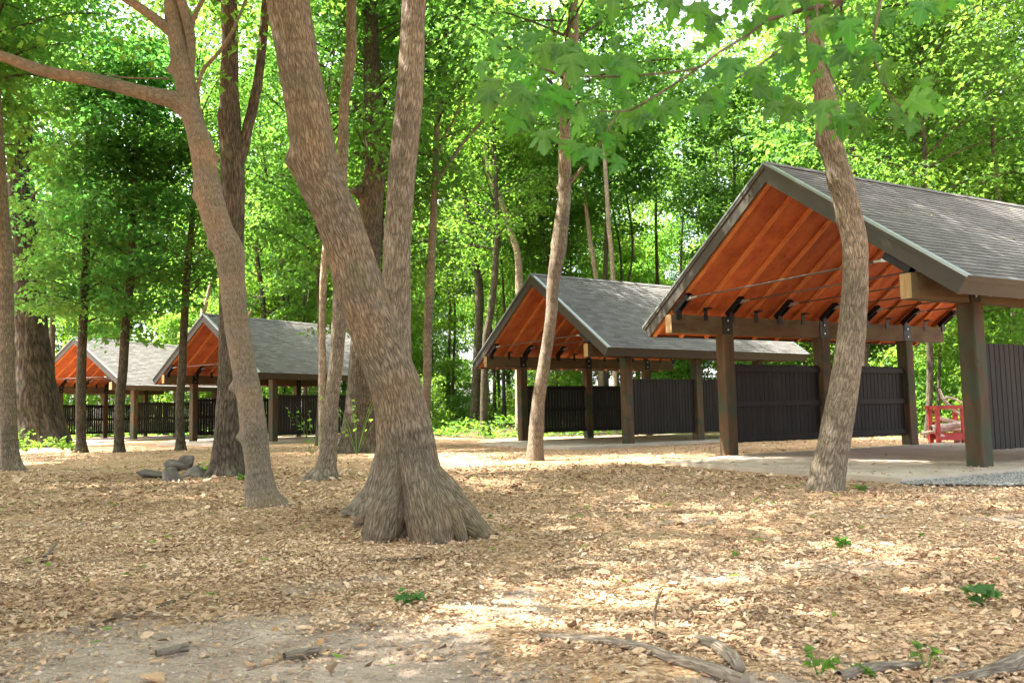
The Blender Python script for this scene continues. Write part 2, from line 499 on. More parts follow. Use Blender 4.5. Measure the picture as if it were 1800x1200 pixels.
LEAF_DEEP = mat_leaf('leaf_deep', (0.038, 0.11, 0.034), (0.075, 0.165, 0.045), (0.13, 0.33, 0.05), 0.52, 0.012)
LEAF_YOUNG = mat_leaf('leaf_young', (0.05, 0.115, 0.024), (0.09, 0.17, 0.034), (0.205, 0.39, 0.04), 0.56, 0.010)
LEAF_NEAR = mat_leaf('leaf_near', (0.02, 0.075, 0.014), (0.045, 0.12, 0.016), (0.065, 0.205, 0.018), 0.52, 0.016, True, 2.3)
SHINGLE = mat_vcol('shingle', 0.95, 55.0, 0.16, 0.35, 0.12)
CHIP = mat_vcol('wood_chip', 0.85, 45.0, 0.18, 0.25, 0.2)
STONE = mat_plain('stone', (0.13, 0.108, 0.092), 0.9, 0, 0.3, 5.0, 0.5, 0.2)
CONCRETE = mat_concrete()
FASCIA = mat_plain('fascia_paint', (0.044, 0.039, 0.031), 0.55, 0, 0.08, 3.0, 0.1)
DRIP = mat_plain('drip_metal', (0.24, 0.27, 0.255), 0.35, 0.6, 0.05, 4.0, 0.02, 0.5)
STEEL = mat_plain('black_steel', (0.012, 0.012, 0.012), 0.5, 0.3, 0.2, 9.0, 0.1)
ROD = mat_plain('grey_steel_rod', (0.09, 0.09, 0.085), 0.45, 0.5, 0.1, 9.0, 0.05)
GALV = mat_plain('galvanised', (0.42, 0.42, 0.40), 0.4, 0.6, 0.1, 9.0, 0.05)
CEIL = mat_wood('stained_plywood', (0.26, 0.05, 0.014), (0.47, 0.125, 0.036), 1, 0.65, 0.6, None, True, 0.12)
RAFT = mat_wood('stained_rafter', (0.40, 0.11, 0.03), (0.55, 0.20, 0.062), 1, 0.6, 1.0, None, False, 0.1)
POSTW = mat_wood('post_timber', (0.045, 0.028, 0.015), (0.11, 0.066, 0.034), 2, 0.8, 0.8, (0.036, 0.05, 0.03), True, 0.3)
BEAMW = mat_wood('beam_timber', (0.06, 0.038, 0.02), (0.12, 0.08, 0.042), 0, 0.8, 0.8, (0.10, 0.085, 0.045), True, 0.3)
BEAMEND = mat_wood('beam_end_grain', (0.30, 0.19, 0.08), (0.45, 0.30, 0.15), 2, 0.85, 2.0, None, False, 0.3)
BOARD = mat_wood('dark_board', (0.008, 0.0058, 0.0045), (0.017, 0.0128, 0.010), 2, 0.7, 1.0, None, False, 0.3)
REDP = mat_plain('red_paint', (0.50, 0.075, 0.065), 0.6, 0, 0.35, 5.0, 0.1)
STICKW = mat_plain('bare_wood', (0.62, 0.52, 0.42), 0.85, 0, 0.25, 9.0, 0.4)
GROUND = mat_ground()
GRAVEL = mat_vcol('gravel', 0.9, 30.0, 0.2, 0.3)

# ------------------------------------------------------------------ terrain
PAV = [(6.053, 16.001, 1.069), (1.913, 28.186, 0.98), (-12.444, 37.248, 0.618), (-22.933, 46.294, 0.402)]
Z0 = -0.07                                           # the mulch lies a little below the concrete pads

def pav_local(b, x, y):
    bx, by, yaw = PAV[b]
    dx, dy = x - bx, y - by
    return dx * math.sin(yaw) + dy * math.cos(yaw), -dx * math.cos(yaw) + dy * math.sin(yaw)

def terrain(x, y):
    x, y = np.asarray(x, float), np.asarray(y, float)
    z = Z0 + 0.03 * fbm(x * 0.45, y * 0.45, 3.0, 3) * sstep(1, 6, y)
    z = z + 1.5 * sstep(37, 66, y) * sstep(-15, -2, x) + 1.2 * sstep(58, 90, y) * (1 - sstep(-15, -2, x))
    z = z + 0.02 * fbm(x * 2.3, y * 2.3, 1.0, 2)
    for b in range(4):
        u, v = pav_local(b, x, y)
        inside = sstep(-3.6, -2.6, u) * (1 - sstep(7.6, 8.6, u)) * sstep(-5.0, -4.0, v) * (1 - sstep(3.2, 4.2, v))
        z = z * (1 - inside) + (Z0 - 0.01) * inside
    return z

def dirt_mask(x, y):
    x, y = np.asarray(x, float), np.asarray(y, float)
    def ell(cx, cy, rx, ry, rot):
        c, s = math.cos(rot), math.sin(rot)
        dx, dy = x - cx, y - cy
        return np.sqrt(((dx * c + dy * s) / rx) ** 2 + ((-dx * s + dy * c) / ry) ** 2)
    d = np.minimum(ell(-1.0, 3.35, 1.45, 0.95, -0.55), ell(0.75, 2.95, 0.75, 0.45, -0.2))
    m = np.clip(1.5 - d + 0.35 * fbm(x * 2.1, y * 2.1, 7.0, 3), 0, 1) * (d < 2.2)
    worn = np.clip((fbm(x * 0.8, y * 1.1, 21.0, 3) - 0.6) * 2.0, 0, 0.5) * (1 - sstep(10, 14, y))
    return np.maximum(m, worn)

def forest_mask(x, y):
    """1 where leafy forest soil takes over from the mulch."""
    x, y = np.asarray(x, float), np.asarray(y, float)
    edge = np.interp(x, [-60, -26, -16, -8, -4, 0, 6, 12, 16, 24, 60], [46, 45, 47, 43, 39.5, 35.8, 37, 30, 26.5, 27, 24])
    return sstep(-1.2, 1.2, y - edge + 0.9 * fbm(x * 0.5, y * 0.5, 2.0, 2))

def build_ground():
    xs = np.unique(np.concatenate([np.linspace(-400, -44, 14), np.linspace(-44, -6, 90), np.linspace(-6, 6, 90), np.linspace(6, 44, 90), np.linspace(44, 400, 14)]))
    ys = np.unique(np.concatenate([np.linspace(-120, 0, 8), np.linspace(0, 12, 110), np.linspace(12, 70, 150), np.linspace(70, 500, 18)]))
    X, Y = np.meshgrid(xs, ys)
    Z = terrain(X, Y)
    dm = dirt_mask(X, Y)
    Z = Z - 0.02 * dm
    col = np.stack([dm, forest_mask(X, Y), np.zeros_like(X)], -1).reshape(-1, 3)
    nx = len(xs)
    i, j = np.meshgrid(np.arange(len(ys) - 1), np.arange(nx - 1), indexing='ij')
    F = np.stack([i * nx + j, i * nx + j + 1, (i + 1) * nx + j + 1, (i + 1) * nx + j], -1).reshape(-1, 4)
    mb = MB().add(np.stack([X, Y, Z], -1).reshape(-1, 3), F, col)
    link('ground', mb.mesh('ground', True), GROUND, kind='structure')
build_ground()

def in_pad(x, y, m=0.0):
    r = np.zeros(np.shape(x), bool)
    for b in range(4):
        u, v = pav_local(b, x, y)
        r |= (u > -2.75 - m) & (u < 7.6 + m) & (v > -3.5 - m) & (v < 2.75 + m)
    return r

def chips_mesh():
    """Loose wood chips: thin curled flakes, the nearer ones with edges."""
    mb = MB()
    pal = np.array([(0.53, 0.345, 0.20), (0.62, 0.44, 0.285), (0.43, 0.255, 0.14), (0.68, 0.53, 0.38), (0.31, 0.175, 0.095), (0.52, 0.30, 0.155), (0.21, 0.125, 0.07), (0.57, 0.375, 0.225), (0.22, 0.17, 0.125)])
    pw = np.array([.2, .14, .16, .07, .12, .12, .08, .08, .03])
    for (y0, y1, n, thick) in ((2.6, 4.0, 32000, True), (4.0, 7.0, 95000, False), (7.0, 11.0, 100000, False), (11.0, 17.0, 80000, False), (17.0, 30.0, 50000, False)):
        y = np.sqrt(rng.uniform(y0 ** 2, y1 ** 2, n))
        x = rng.uniform(-0.68, 0.68, n) * y + rng.uniform(-.3, .3, n)
        keep = (rng.random(n) > dirt_mask(x, y) * 0.93) & (~in_pad(x, y, 0.05) | (~in_pad(x, y, -0.7) & (rng.random(n) < 0.10)) | (rng.random(n) < 0.006)) & (rng.random(n) > forest_mask(x, y))
        clump = fbm(x * 1.7, y * 1.7, 5.0, 2)
        keep &= rng.random(n) < 0.75 + 0.5 * clump
        x, y = x[keep], y[keep]
        n = len(x)
        ln = rng.gamma(2.4, 0.0049, n) + 0.007
        big = rng.random(n) < 0.04; ln = np.where(big, ln * 1.9, ln)
        if y0 > 6: ln *= 1.2
        if y0 > 10: ln *= 1.5
        wd = ln * rng.uniform(0.28, 0.75, n)
        a = rng.uniform(0, 2 * math.pi, n)
        tilt, tw = rng.normal(0, 0.2, n), rng.normal(0, 0.28, n)
        d = np.stack([np.cos(a) * np.cos(tilt), np.sin(a) * np.cos(tilt), np.sin(tilt)], 1)
        s = np.stack([-np.sin(a), np.cos(a), np.zeros(n)], 1) * np.cos(tw)[:, None] + np.array([0, 0, 1.]) * np.sin(tw)[:, None]
        nrm = np.cross(d, s)
        nrm /= np.linalg.norm(nrm, axis=1)[:, None]
        p = np.stack([x, y, np.where(in_pad(x, y, -0.05), 0.0, terrain(x, y)) - 0.02 * dirt_mask(x, y) + 0.006 + np.abs(np.sin(tilt)) * ln * .5 + np.abs(np.sin(tw)) * wd * 0.4 + rng.uniform(0, 0.014, n)], 1)
        curl = (rng.normal(0, 0.12, n) * ln)[:, None] * nrm
        h, w = (ln / 2)[:, None] * d, (wd / 2)[:, None] * s
        j = lambda: (1 + rng.normal(0, 0.18, n))[:, None]
        top = [p - h * j() - w * j() * 0.7, p - w * j() + curl, p + h * j() - w * j() * 0.6, p + h * j() + w * j() * 0.6, p + w * j() + curl, p - h * j() + w * j() * 0.8]
        cidx = rng.choice(len(pal), n, p=pw)
        pl_ = pal * 0.62 + 0.38 * np.array([0.52, 0.37, 0.25])
        c = pl_[cidx] * rng.uniform(0.8, 1.2, n)[:, None]
        damp = np.clip(0.5 + 0.9 * fbm(x * 0.55, y * 0.8, 11.0, 3), 0, 1)[:, None]      # damp and dusty patches
        c = c * (0.72 + 0.38 * damp) * (1 - 0.12 * (1 - damp) * np.array([0, .3, .6]))
        if thick:
            t = (ln * rng.uniform(0.04, 0.1, n) + 0.0015)[:, None] * nrm
            V = np.stack(top + [q - t for q in top], 1).reshape(-1, 3)
            k = np.arange(n)[:, None] * 12
            F = [k + np.array([[0, 1, 4, 5]]), k + np.array([[1, 2, 3, 4]])]
            for q in range(6):
                r = (q + 1) % 6
                F.append(k + np.array([[r, q, q + 6, r + 6]]))
            mb.add(V, F, np.repeat(c, 12, 0))
        else:
            V = np.stack(top, 1).reshape(-1, 3)
            k = np.arange(n)[:, None] * 6
            mb.add(V, [k + np.array([[0, 1, 4, 5]]), k + np.array([[1, 2, 3, 4]])], np.repeat(c, 6, 0))
    o = link('wood_chips', mb.mesh('wood_chips'), CHIP, kind='stuff')
    o['label'] = 'loose tan wood chips covering the ground'
chips_mesh()

# ------------------------------------------------------------------ pavilions
A_, E_, ZT, ZR = 2.829, 3.775, 2.839, 5.524          # post row half width, eave half width, eave top, ridge top
ZBT, ZBB, SP = 3.010, 2.614, 3.033
U0, U1 = -1.457, 7.617                               # roof ends along the ridge
B0, B1 = -1.559, 2 * SP + 1.45
SL = (ZR - ZT) / E_
TH = math.atan(SL)
CT, ST = math.cos(TH), math.sin(TH)

def slope_pt(side, d, n=0.0):
    """(v, z) at d metres down the slope from the ridge, n metres below the roof surface."""
    return side * (d * CT - n * ST * 1.0), ZR - d * ST - n * CT
SLEN = E_ / CT

def slope_box(mb, side, d0, d1, n0, n1, u0, u1, col=None):
    """A board lying in the roof plane; the ends at the ridge (d = 0) are mitred."""
    def pt(d, n):
        v, z = slope_pt(1, d, n)
        if d <= 1e-6:
            return (0.0, ZR - n / CT)
        return (v, z)
    P = [pt(d0, n0), pt(d1, n0), pt(d1, n1), pt(d0, n1)]
    P = [(side * v, z) for v, z in P]
    if side > 0:
        P = P[::-1]
    return mb.prism(P, 0, u0, u1, col)

_shared = {}
def shared(key, fn, smooth=False):
    if key not in _shared:
        mb = MB(); fn(mb)
        _shared[key] = mb.mesh(key, smooth)
    return _shared[key]

def bevel_post(mb, w, z0, z1, ch=0.02):
    h = w / 2
    mb.prism([(-h + ch, -h), (h - ch, -h), (h, -h + ch), (h, h - ch), (h - ch, h), (-h + ch, h), (-h, h - ch), (-h, -h + ch)], 2, z0, z1)

SH_EXP, SH_W = 0.142, 0.32
SH_PAL = np.array([(0.106, 0.101, 0.094), (0.115, 0.110, 0.102), (0.096, 0.091, 0.084), (0.124, 0.118, 0.110), (0.107, 0.10, 0.091)])

def shingle_local(mb, side, w, col):
    """One tab, its upper edge at the origin; x along the ridge."""
    L0, t = SH_EXP + 0.035, 0.010
    V = []
    for d, n0, n1 in ((0, -0.001, 0.008), (L0, -0.016, -0.004)):
        for x in (0.004, w - 0.004):
            for n in (n0, n1):
                V.append((x, side * (d * CT - n * ST), -d * ST - n * CT))
    V = np.array(V)
    F = np.array([[0, 2, 6, 4], [4, 6, 7, 5], [0, 4, 5, 1], [2, 3, 7, 6]])
    if side > 0:
        F = F[:, ::-1]
    mb.add(V, F, col)

def build_pavilion(idx, label, gap, singles):
    bx, by, yaw = PAV[idx]
    root = thing('picnic_pavilion', label, 'pavilion', (bx, by, 0), math.pi / 2 - yaw, 'open timber pavilions among the trees')
    # pad
    mb = MB()
    mb.prism([(-2.25, 2.25), (-2.55, -0.6), (-2.75, -3.45), (2.4, -3.5), (7.5, -3.5), (7.5, 3.0), (2.4, 2.85)][::-1][::-1], 2, -0.25, 0.0)
    link('concrete_slab', mb.mesh('concrete_slab'), CONCRETE, root)
    # posts, beams, steel plates
    pm = shared('post', lambda m: bevel_post(m, 0.29, -0.02, ZBB + 0.0))
    plate = shared('steel_plate', lambda m: m.box(-0.14, 0.14, -0.006, 0.006, -0.19, 0.19))
    bolt = shared('bolt', lambda m: m.prism([(0.022 * math.cos(a), 0.022 * math.sin(a)) for a in np.linspace(0, 2 * math.pi, 6, endpoint=False)], 1, -0.016, 0.016))
    for side in (1, -1):
        for k in range(3):
            link('post', pm, POSTW, root, (k * SP, side * A_, 0), (0, 0, math.pi / 2 * ((k + side) % 4)))
            for f in (1, -1):
                pl = link('steel_plate', plate, STEEL, root, (k * SP, side * A_ + f * 0.107, ZBB + 0.205))
                for zz in (-0.1, 0.1):
                    link('bolt', bolt, GALV, pl, (0, f * 0.008, zz))
        bm = shared('beam', lambda m: m.box(B0, B1, -0.1, 0.1, ZBB + 0.002, ZBT))
        be = link('beam', bm, BEAMW, root, (0, side * A_, 0))
        en = shared('beam_end', lambda m: m.box(B0 - 0.004, B0 + 0.01, -0.096, 0.096, ZBB + 0.006, ZBT - 0.004))
        link('end_grain', en, BEAMEND, be)
    # roof structure
    NR = 13
    ru = np.linspace(U0 + 0.10, U1 - 0.10, NR)
    for side in (1, -1):
        key = 'r' if side < 0 else 'l'
        def rafter(m, s=side):
            for a in (-0.043, 0.004):
                slope_box(m, s, 0.0, SLEN - 0.04, 0.12, 0.318, a, a + 0.039)
        rm = shared('rafter_' + key, rafter)
        pw = ru[1] - ru[0] - 0.09
        cm = shared('ceiling_panel_' + key, lambda m, s=side: slope_box(m, s, 0.0, SLEN - 0.04, 0.235, 0.262, -pw / 2, pw / 2))
        for k, u in enumerate(ru):
            link('rafter', rm, RAFT, root, (u, 0, 0))
            if k < NR - 1:
                link('ceiling_panel', cm, CEIL, root, ((u + ru[k + 1]) / 2, 0, 0))
        # steel at the feet of the rafters
        def bigb(m, s=side):
            for a, b in ((-0.075, -0.045), (0.045, 0.075)):
                slope_box(m, s, SLEN - 1.46, SLEN - 0.92, 0.322, 0.43, a, b)
            slope_box(m, s, SLEN - 1.46, SLEN - 0.92, 0.320, 0.332, -0.044, 0.044)
            m.box(-0.07, 0.07, s * A_ - 0.098, s * A_ + 0.098, ZBT + 0.001, ZBT + 0.016)
            m.box(-0.07, 0.07, s * (A_ - 0.112) - 0.01, s * (A_ - 0.112) + 0.01, ZBT - 0.12, ZBT + 0.14)
        bb = shared('rafter_bracket_' + key, bigb)
        sm = shared('rafter_clip_' + key, lambda m, s=side: (m.box(-0.05, 0.05, s * (A_ - 0.115) - 0.006, s * (A_ - 0.115) + 0.006, ZBT - 0.1, ZBT + 0.17), m.box(-0.05, 0.05, s * (A_ - 0.2) - 0.07, s * (A_ - 0.2) + 0.07, ZBT + 0.13, ZBT + 0.16)))
        for k, u in enumerate(ru):
            if k % 2 == 0:
                link('rafter_bracket', bb, STEEL, root, (u, 0, 0))
            else:
                link('rafter_clip', sm, STEEL, root, (u, 0, 0))
        # fascia boards with a thinner board above
        for (uu, nm, s0) in ((U0, 'f', -1), (U1, 'b', 1)):
            def rake(m, s=side, uu=uu, s0=s0):
                a, b = sorted((uu, uu + s0 * 0.032))
                slope_box(m, s, 0.0, SLEN, 0.05, 0.30, a, b)
            fm = link('rake_fascia', shared('rake_' + key + nm, rake), FASCIA, root)
            def upper(m, s=side, uu=uu, s0=s0):
                a, b = sorted((uu - s0 * 0.01, uu + s0 * 0.052))
                slope_box(m, s, 0.0, SLEN + 0.02, -0.004, 0.085, a, b)
            link('trim_board', shared('rake_trim_' + key + nm, upper), FASCIA, fm)
            def drip(m, s=side, uu=uu, s0=s0):
                a, b = sorted((uu - s0 * 0.05, uu + s0 * 0.062))
                slope_box(m, s, 0.0, SLEN + 0.025, -0.018, -0.006, a, b)
                a, b = sorted((uu + s0 * 0.054, uu + s0 * 0.062))
                slope_box(m, s, 0.0, SLEN + 0.025, -0.006, 0.02, a, b)
            link('drip_edge', shared('drip_' + key + nm, drip), DRIP, root)
        ef = link('eave_fascia', shared('eave_' + key, lambda m, s=side: slope_box(m, s, SLEN - 0.036, SLEN - 0.004, 0.05, 0.298, U0 + 0.002, U1 - 0.002)), FASCIA, root)
        link('trim_board', shared('eave_trim_' + key, lambda m, s=side: slope_box(m, s, SLEN - 0.003, SLEN + 0.018, -0.003, 0.084, U0 - 0.05, U1 + 0.05)), FASCIA, ef)
        link('roof_deck', shared('deck_' + key, lambda m, s=side: slope_box(m, s, 0.0, SLEN - 0.005, 0.012, 0.045, U0 + 0.012, U1 - 0.012)), FASCIA, root)
        # shingles
        ncol = int((U1 - U0 + 0.1) / SH_W)
        w = (U1 - U0 + 0.1) / ncol
        nrow = int(SLEN / SH_EXP) + 1
        tabs = []
        for r in range(nrow):
            d = SLEN + 0.03 - SH_EXP - 0.035 - r * SH_EXP
            if d < 0.0: break
            off = (r % 2) * w * 0.5 + ((r * 7) % 5 - 2) * 0.02
            for c in range(-1, ncol + 1):
                u = U0 - 0.05 + c * w + off
                a, b = max(u, U0 - 0.05), min(u + w, U1 + 0.05)
                if b - a < 0.06: continue
                tabs.append((u, a, b, d))
        single = set()
        if singles and side < 0:
            full = [i for i, t in enumerate(tabs) if t[1] == t[0] and abs(t[2] - t[0] - w) < 1e-6]
            def dist(i):
                u, a, b, d = tabs[i]
                v, z = slope_pt(side, d)
                p = np.array([bx + u * math.sin(yaw) - v * math.cos(yaw), by + u * math.cos(yaw) + v * math.sin(yaw), z])
                px, py, dd = project(p)
                return dd + (50 if px > 1815 else 0)
            full.sort(key=dist)
            single = set(full[:295])
        rs = np.random.default_rng(idx * 10 + (side > 0))
        stuff = MB()
        for i, (u, a, b, d) in enumerate(tabs):
            v, z = slope_pt(side, d)
            ci = rs.integers(0, 5); jit = rs.uniform(0.85, 1.15)
            if i in single:
                jv = rs.integers(0, 2)
                sm_ = shared('shingle_%d_%d' % (ci, jv), lambda m: shingle_local(m, side, w, SH_PAL[ci] * (0.93, 1.07)[jv]))
                link('shingle', sm_, SHINGLE, root, (u, v, z), (rs.normal(0, .002), 0, rs.normal(0, 0.003)))
            else:
                t = MB(); shingle_local(t, side, b - a, None)
                V = t.V[0] + np.array([a, v, z])
                stuff.add(V, [t.F[4][0]], SH_PAL[ci] * jit)
        link('shingle', stuff.mesh('shingle_field'), SHINGLE, root, kind='stuff')
    def cap(m):
        n = 30
        w_ = (U1 - U0 + 0.1) / n
        for k in range(n):
            a = U0 - 0.05 + k * w_
            c = SH_PAL[k % 5]
            for s in (1, -1):
                slope_box(m, s, 0.0, 0.14, -0.03 - 0.004 * (k % 2), -0.018, a, a + w_ - 0.004, c)
    link('ridge_cap', shared('ridge_cap', cap), SHINGLE, root)
    # tie rods
    zr, vr = 3.315, 2.42
    def rod(m):
        th = np.linspace(0, 2 * math.pi, 8, endpoint=False)
        m.prism([(0.015 * math.cos(t), zr + 0.015 * math.sin(t)) for t in th], 1, -vr + 0.1, vr - 0.1)
    def clevis(m):
        th = np.linspace(0, 2 * math.pi, 10, endpoint=False)
        m.prism([(0.021 * math.cos(t), 0.021 * math.sin(t)) for t in th], 1, -0.28, -0.1)
        for s in (-1, 1):
            m.prism([(0.05 * math.cos(t), 0.05 * math.sin(t)) for t in th], 0, s * 0.026 - 0.008, s * 0.026 + 0.008)
            m.box(s * 0.026 - 0.008, s * 0.026 + 0.008, -0.13, 0, -0.03, 0.03)
        m.prism([(0.016 * math.cos(t), 0.016 * math.sin(t)) for t in th], 0, -0.05, 0.05)
    rm_, cm_ = shared('tie_rod', rod, True), shared('clevis', clevis)
    for k in range(0, NR, 2):
        r = link('tie_rod', rm_, ROD, root, (ru[k], 0, 0))
        link('clevis', cm_, GALV if k == 0 else STEEL, r, (0, vr, zr))
        link('clevis', cm_, GALV if k == 0 else STEEL, r, (0, -vr, zr), (0, 0, math.pi))
    # board screens in the side bays
    bw = 0.118
    n = int(round((SP - 0.29 - 0.02) / (bw + gap)))
    pitch = (SP - 0.29 - 0.02) / n
    bmesh_ = shared('board', lambda m: m.box(-bw / 2, bw / 2, -0.011, 0.011, 0.25, 1.97))
    rail = shared('rail', lambda m: m.box(-(SP - 0.29) / 2 + 0.004, (SP - 0.29) / 2 - 0.004, -0.02, 0.02, -0.06, 0.06))
    for side in (1, -1):
        for k in range(2):
            fp = link('screen_panel', None, None, root, ((k + 0.5) * SP, side * A_, 0))
            for zz in (0.34, 1.10, 1.86):
                link('rail', rail, BOARD, fp, (0, -side * 0.036, zz))
            for q in range(n):
                link('board', bmesh_, BOARD, fp, (-(SP - 0.29) / 2 + 0.01 + (q + 0.5) * pitch, 0.0, rng.normal(0, 0.004)), (0, 0, rng.normal(0, 0.006)))
    return root

build_pavilion(0, 'largest open timber pavilion with orange ceiling beside the red firewood rack', 0.016, True)
build_pavilion(1, 'open timber pavilion just behind the largest one, slim bent trunk before its gable', 0.016, False)
build_pavilion(2, 'dark posted pavilion partly hidden behind the knobbly branching trunk', 0.034, False)
build_pavilion(3, 'farthest pale grey roofed pavilion beside the big dark oak', 0.034, False)

# grey gravel along the near eave of the largest pavilion
def gravel():
    mb = MB()
    n = 16000
    u = rng.uniform(-2.9, 8, n)
    lo = np.interp(u, [-2.9, -2.2, -1, 1, 8], [-3.7, -4.6, -5.0, -5.0, -4.8]) + 0.12 * fbm(u * 1.5, 0.3, 0, 2)
    v = lo + (-3.52 - lo) * rng.random(n)
    bx, by, yaw = PAV[0]
    x = bx + u * math.sin(yaw) - v * math.cos(yaw)
    y = by + u * math.cos(yaw) + v * math.sin(yaw)
    keep = (x < y * 0.7)
    x, y, v, lo = x[keep], y[keep], v[keep], lo[keep]
    n = len(x)
    s = rng.uniform(0.010, 0.026, n)
    o = np.array([[1, 0, 0], [-1, 0, 0], [0, 1, 0], [0, -1, 0], [0, 0, .8], [0, 0, -.8]], float)
    V = o[None] * s[:, None, None] * rng.uniform(0.6, 1.3, (n, 6, 1))
    V = V + np.stack([x, y, terrain(x, y) + 0.03 + 0.012 * rng.random(n)], 1)[:, None]
    F = np.array([[0, 2, 4], [2, 1, 4], [1, 3, 4], [3, 0, 4], [2, 0, 5], [1, 2, 5], [3, 1, 5], [0, 3, 5]])
    k = (np.arange(n) * 6)[:, None, None]
    c = np.array([0.24, 0.225, 0.205]) * rng.uniform(0.6, 1.35, n)[:, None]
    mb.add(V.reshape(-1, 3), (F[None] + k).reshape(-1, 3), np.repeat(c, 6, 0))
    # bed below the stones
    uu = np.linspace(-2.7, 8, 30)
    l2 = np.interp(uu, [-2.9, -2.2, -1, 1, 8], [-3.7, -4.6, -5.0, -5.0, -4.8]) + 0.05
    pts = []
    for a, b in zip(uu, l2):
        for vv in (b, -3.48):
            X, Y = bx + a * math.sin(yaw) - vv * math.cos(yaw), by + a * math.cos(yaw) + vv * math.sin(yaw)
            pts.append((X, Y, float(terrain(X, Y)) + 0.03))
    i = np.arange(29) * 2
    mb.add(np.array(pts), np.stack([i, i + 2, i + 3, i + 1], 1), (0.2, 0.2, 0.2))
    o = link('gravel_strip', mb.mesh('gravel_strip'), GRAVEL, kind='stuff')
    o['label'] = 'grey crushed gravel along the edge of the concrete pad'
gravel()

# ------------------------------------------------------------------ leaves and trees
def leaves(mb, p, d, nrm, size, tone):
    """Three-lobed leaves: base points p, directions d, rough normals nrm, lengths size, tone 0..1."""
    n = len(p)
    d = d / np.linalg.norm(d, axis=1)[:, None]
    s = np.cross(nrm, d); s /= np.linalg.norm(s, axis=1)[:, None] + 1e-9
    u = np.cross(d, s)
    L = size[:, None]
    fold = rng.uniform(-0.05, 0.22, n)[:, None]
    V = np.stack([p, p + L * (0.30 * d + 0.48 * s + fold * u), p + L * (0.60 * d + 0.20 * s + 0.3 * fold * u), p + L * (1.0 * d - 0.12 * u),
                  p + L * (0.60 * d - 0.20 * s + 0.3 * fold * u), p + L * (0.30 * d - 0.48 * s + fold * u)], 1)
    k = np.arange(n)[:, None] * 6
    F = np.concatenate([k + np.array([[0, 1, 2]]), k + np.array([[0, 2, 3]]), k + np.array([[0, 3, 4]]), k + np.array([[0, 4, 5]])])
    c = np.zeros((n, 3)); c[:, 0] = tone; c[:, 1] = rng.random(n)
    mb.add(V.reshape(-1, 3), F, np.repeat(c, 6, 0))

def spray(mb, c, r, n, size, flat=0.22, droop=0.35, tone=0.5):
    c = np.asarray(c, float)
    phi = rng.uniform(0, 2 * math.pi, n)
    rho = r * np.sqrt(rng.random(n))
    p = np.stack([rho * np.cos(phi), rho * np.sin(phi), -droop * rho ** 2 / r + rng.normal(0, flat * r, n)], 1) + c
    ph2 = phi + rng.normal(0, 0.8, n)
    d = np.stack([np.cos(ph2), np.sin(ph2), rng.normal(-0.55, 0.45, n)], 1)
    nm = np.stack([rng.normal(0, 0.5, n), rng.normal(0, 0.5, n), np.ones(n)], 1)
    leaves(mb, p, d, nm, size * rng.uniform(0.5, 1.35, n), np.clip(tone + rng.normal(0, 0.22, n), 0, 1))

def grow(H, cb, R, nb, nspr, nleaf, lsize, trunk_r, shape='oval', lean=0.3, seed=0, limb_up=0.5, stem=True, flat=0.22, wide=1.0):
    """(trunk mesh, crown mesh) of a woodland tree of height H with crown base cb and crown radius R."""
    rs = np.random.default_rng(seed + 100)
    tb, cbm = MB(), MB()
    k = 7
    P = [np.array([rs.normal(0, lean * 0.12) * i + lean * 0.12 * i * math.cos(seed), rs.normal(0, lean * 0.12) * i, H * 0.93 * i / (k - 1)]) for i in range(k)]
    P = [np.array([0, 0, -0.4])] + P
    rad = [trunk_r * 1.35, trunk_r * 1.12] + [trunk_r * (1 - 0.82 * (i / (k - 1)) ** 0.9) for i in range(1, k)]
    C, rr = tube(tb if stem else MB(), P, rad, 12, 0.35, roots=[(rs.uniform(0, 360), .35, .5) for _ in range(4)], root_h=0.35, seed=seed)
    for b in range(nb):
        t = (b + rs.random()) / nb
        z = cb + (H * 0.93 - cb) * t ** 0.9
        i = int(np.argmin(np.abs(C[:, 2] - z)))
        base = C[i]
        if shape == 'oval':
            prof = math.sin(math.pi * min(1, max(0.0, 0.12 + 0.85 * t))) ** 0.6
        elif shape == 'broad':
            prof = (1 - 0.75 * t) * min(1, 0.5 + 2 * t)
        else:
            prof = 1 - 0.6 * t
        ln = R * prof * rs.uniform(0.55, 1.15) + 0.25
        a = b * 2.4 + rs.normal(0, 0.4)
        up = rs.uniform(0.1, limb_up + 0.3) * (0.6 + 0.8 * t)
        tip = base + np.array([math.cos(a) * ln, math.sin(a) * ln, ln * up])
        mid = base * 0.5 + tip * 0.5 + np.array([0, 0, ln * 0.10])
        r0 = min(rr[i] * 0.5, 0.02 + 0.018 * ln)
        tube(tb, [base, mid, tip], [r0, r0 * 0.6, r0 * 0.2], 5, 0.7, wob=0, cap=False)
        for q in range(nspr):
            f = 0.35 + 0.65 * (q + rs.random()) / nspr
            c = base * (1 - f) ** 1 + tip * f + np.array([rs.normal(0, .3), rs.normal(0, .3), rs.normal(0.1, .25)]) * min(1, ln / 2)
            spray(cbm, c, wide * rs.uniform(0.5, 0.95) * (0.55 + 0.16 * R), nleaf, lsize, flat, tone=0.2 + 0.6 * rs.random())
    for q in range(5):
        spray(cbm, C[-1] + rs.normal(0, 0.4, 3) * np.array([1, 1, .6]), 0.8, nleaf, lsize, tone=0.6)
    return tb.mesh('trunk', True), cbm.mesh('crown')

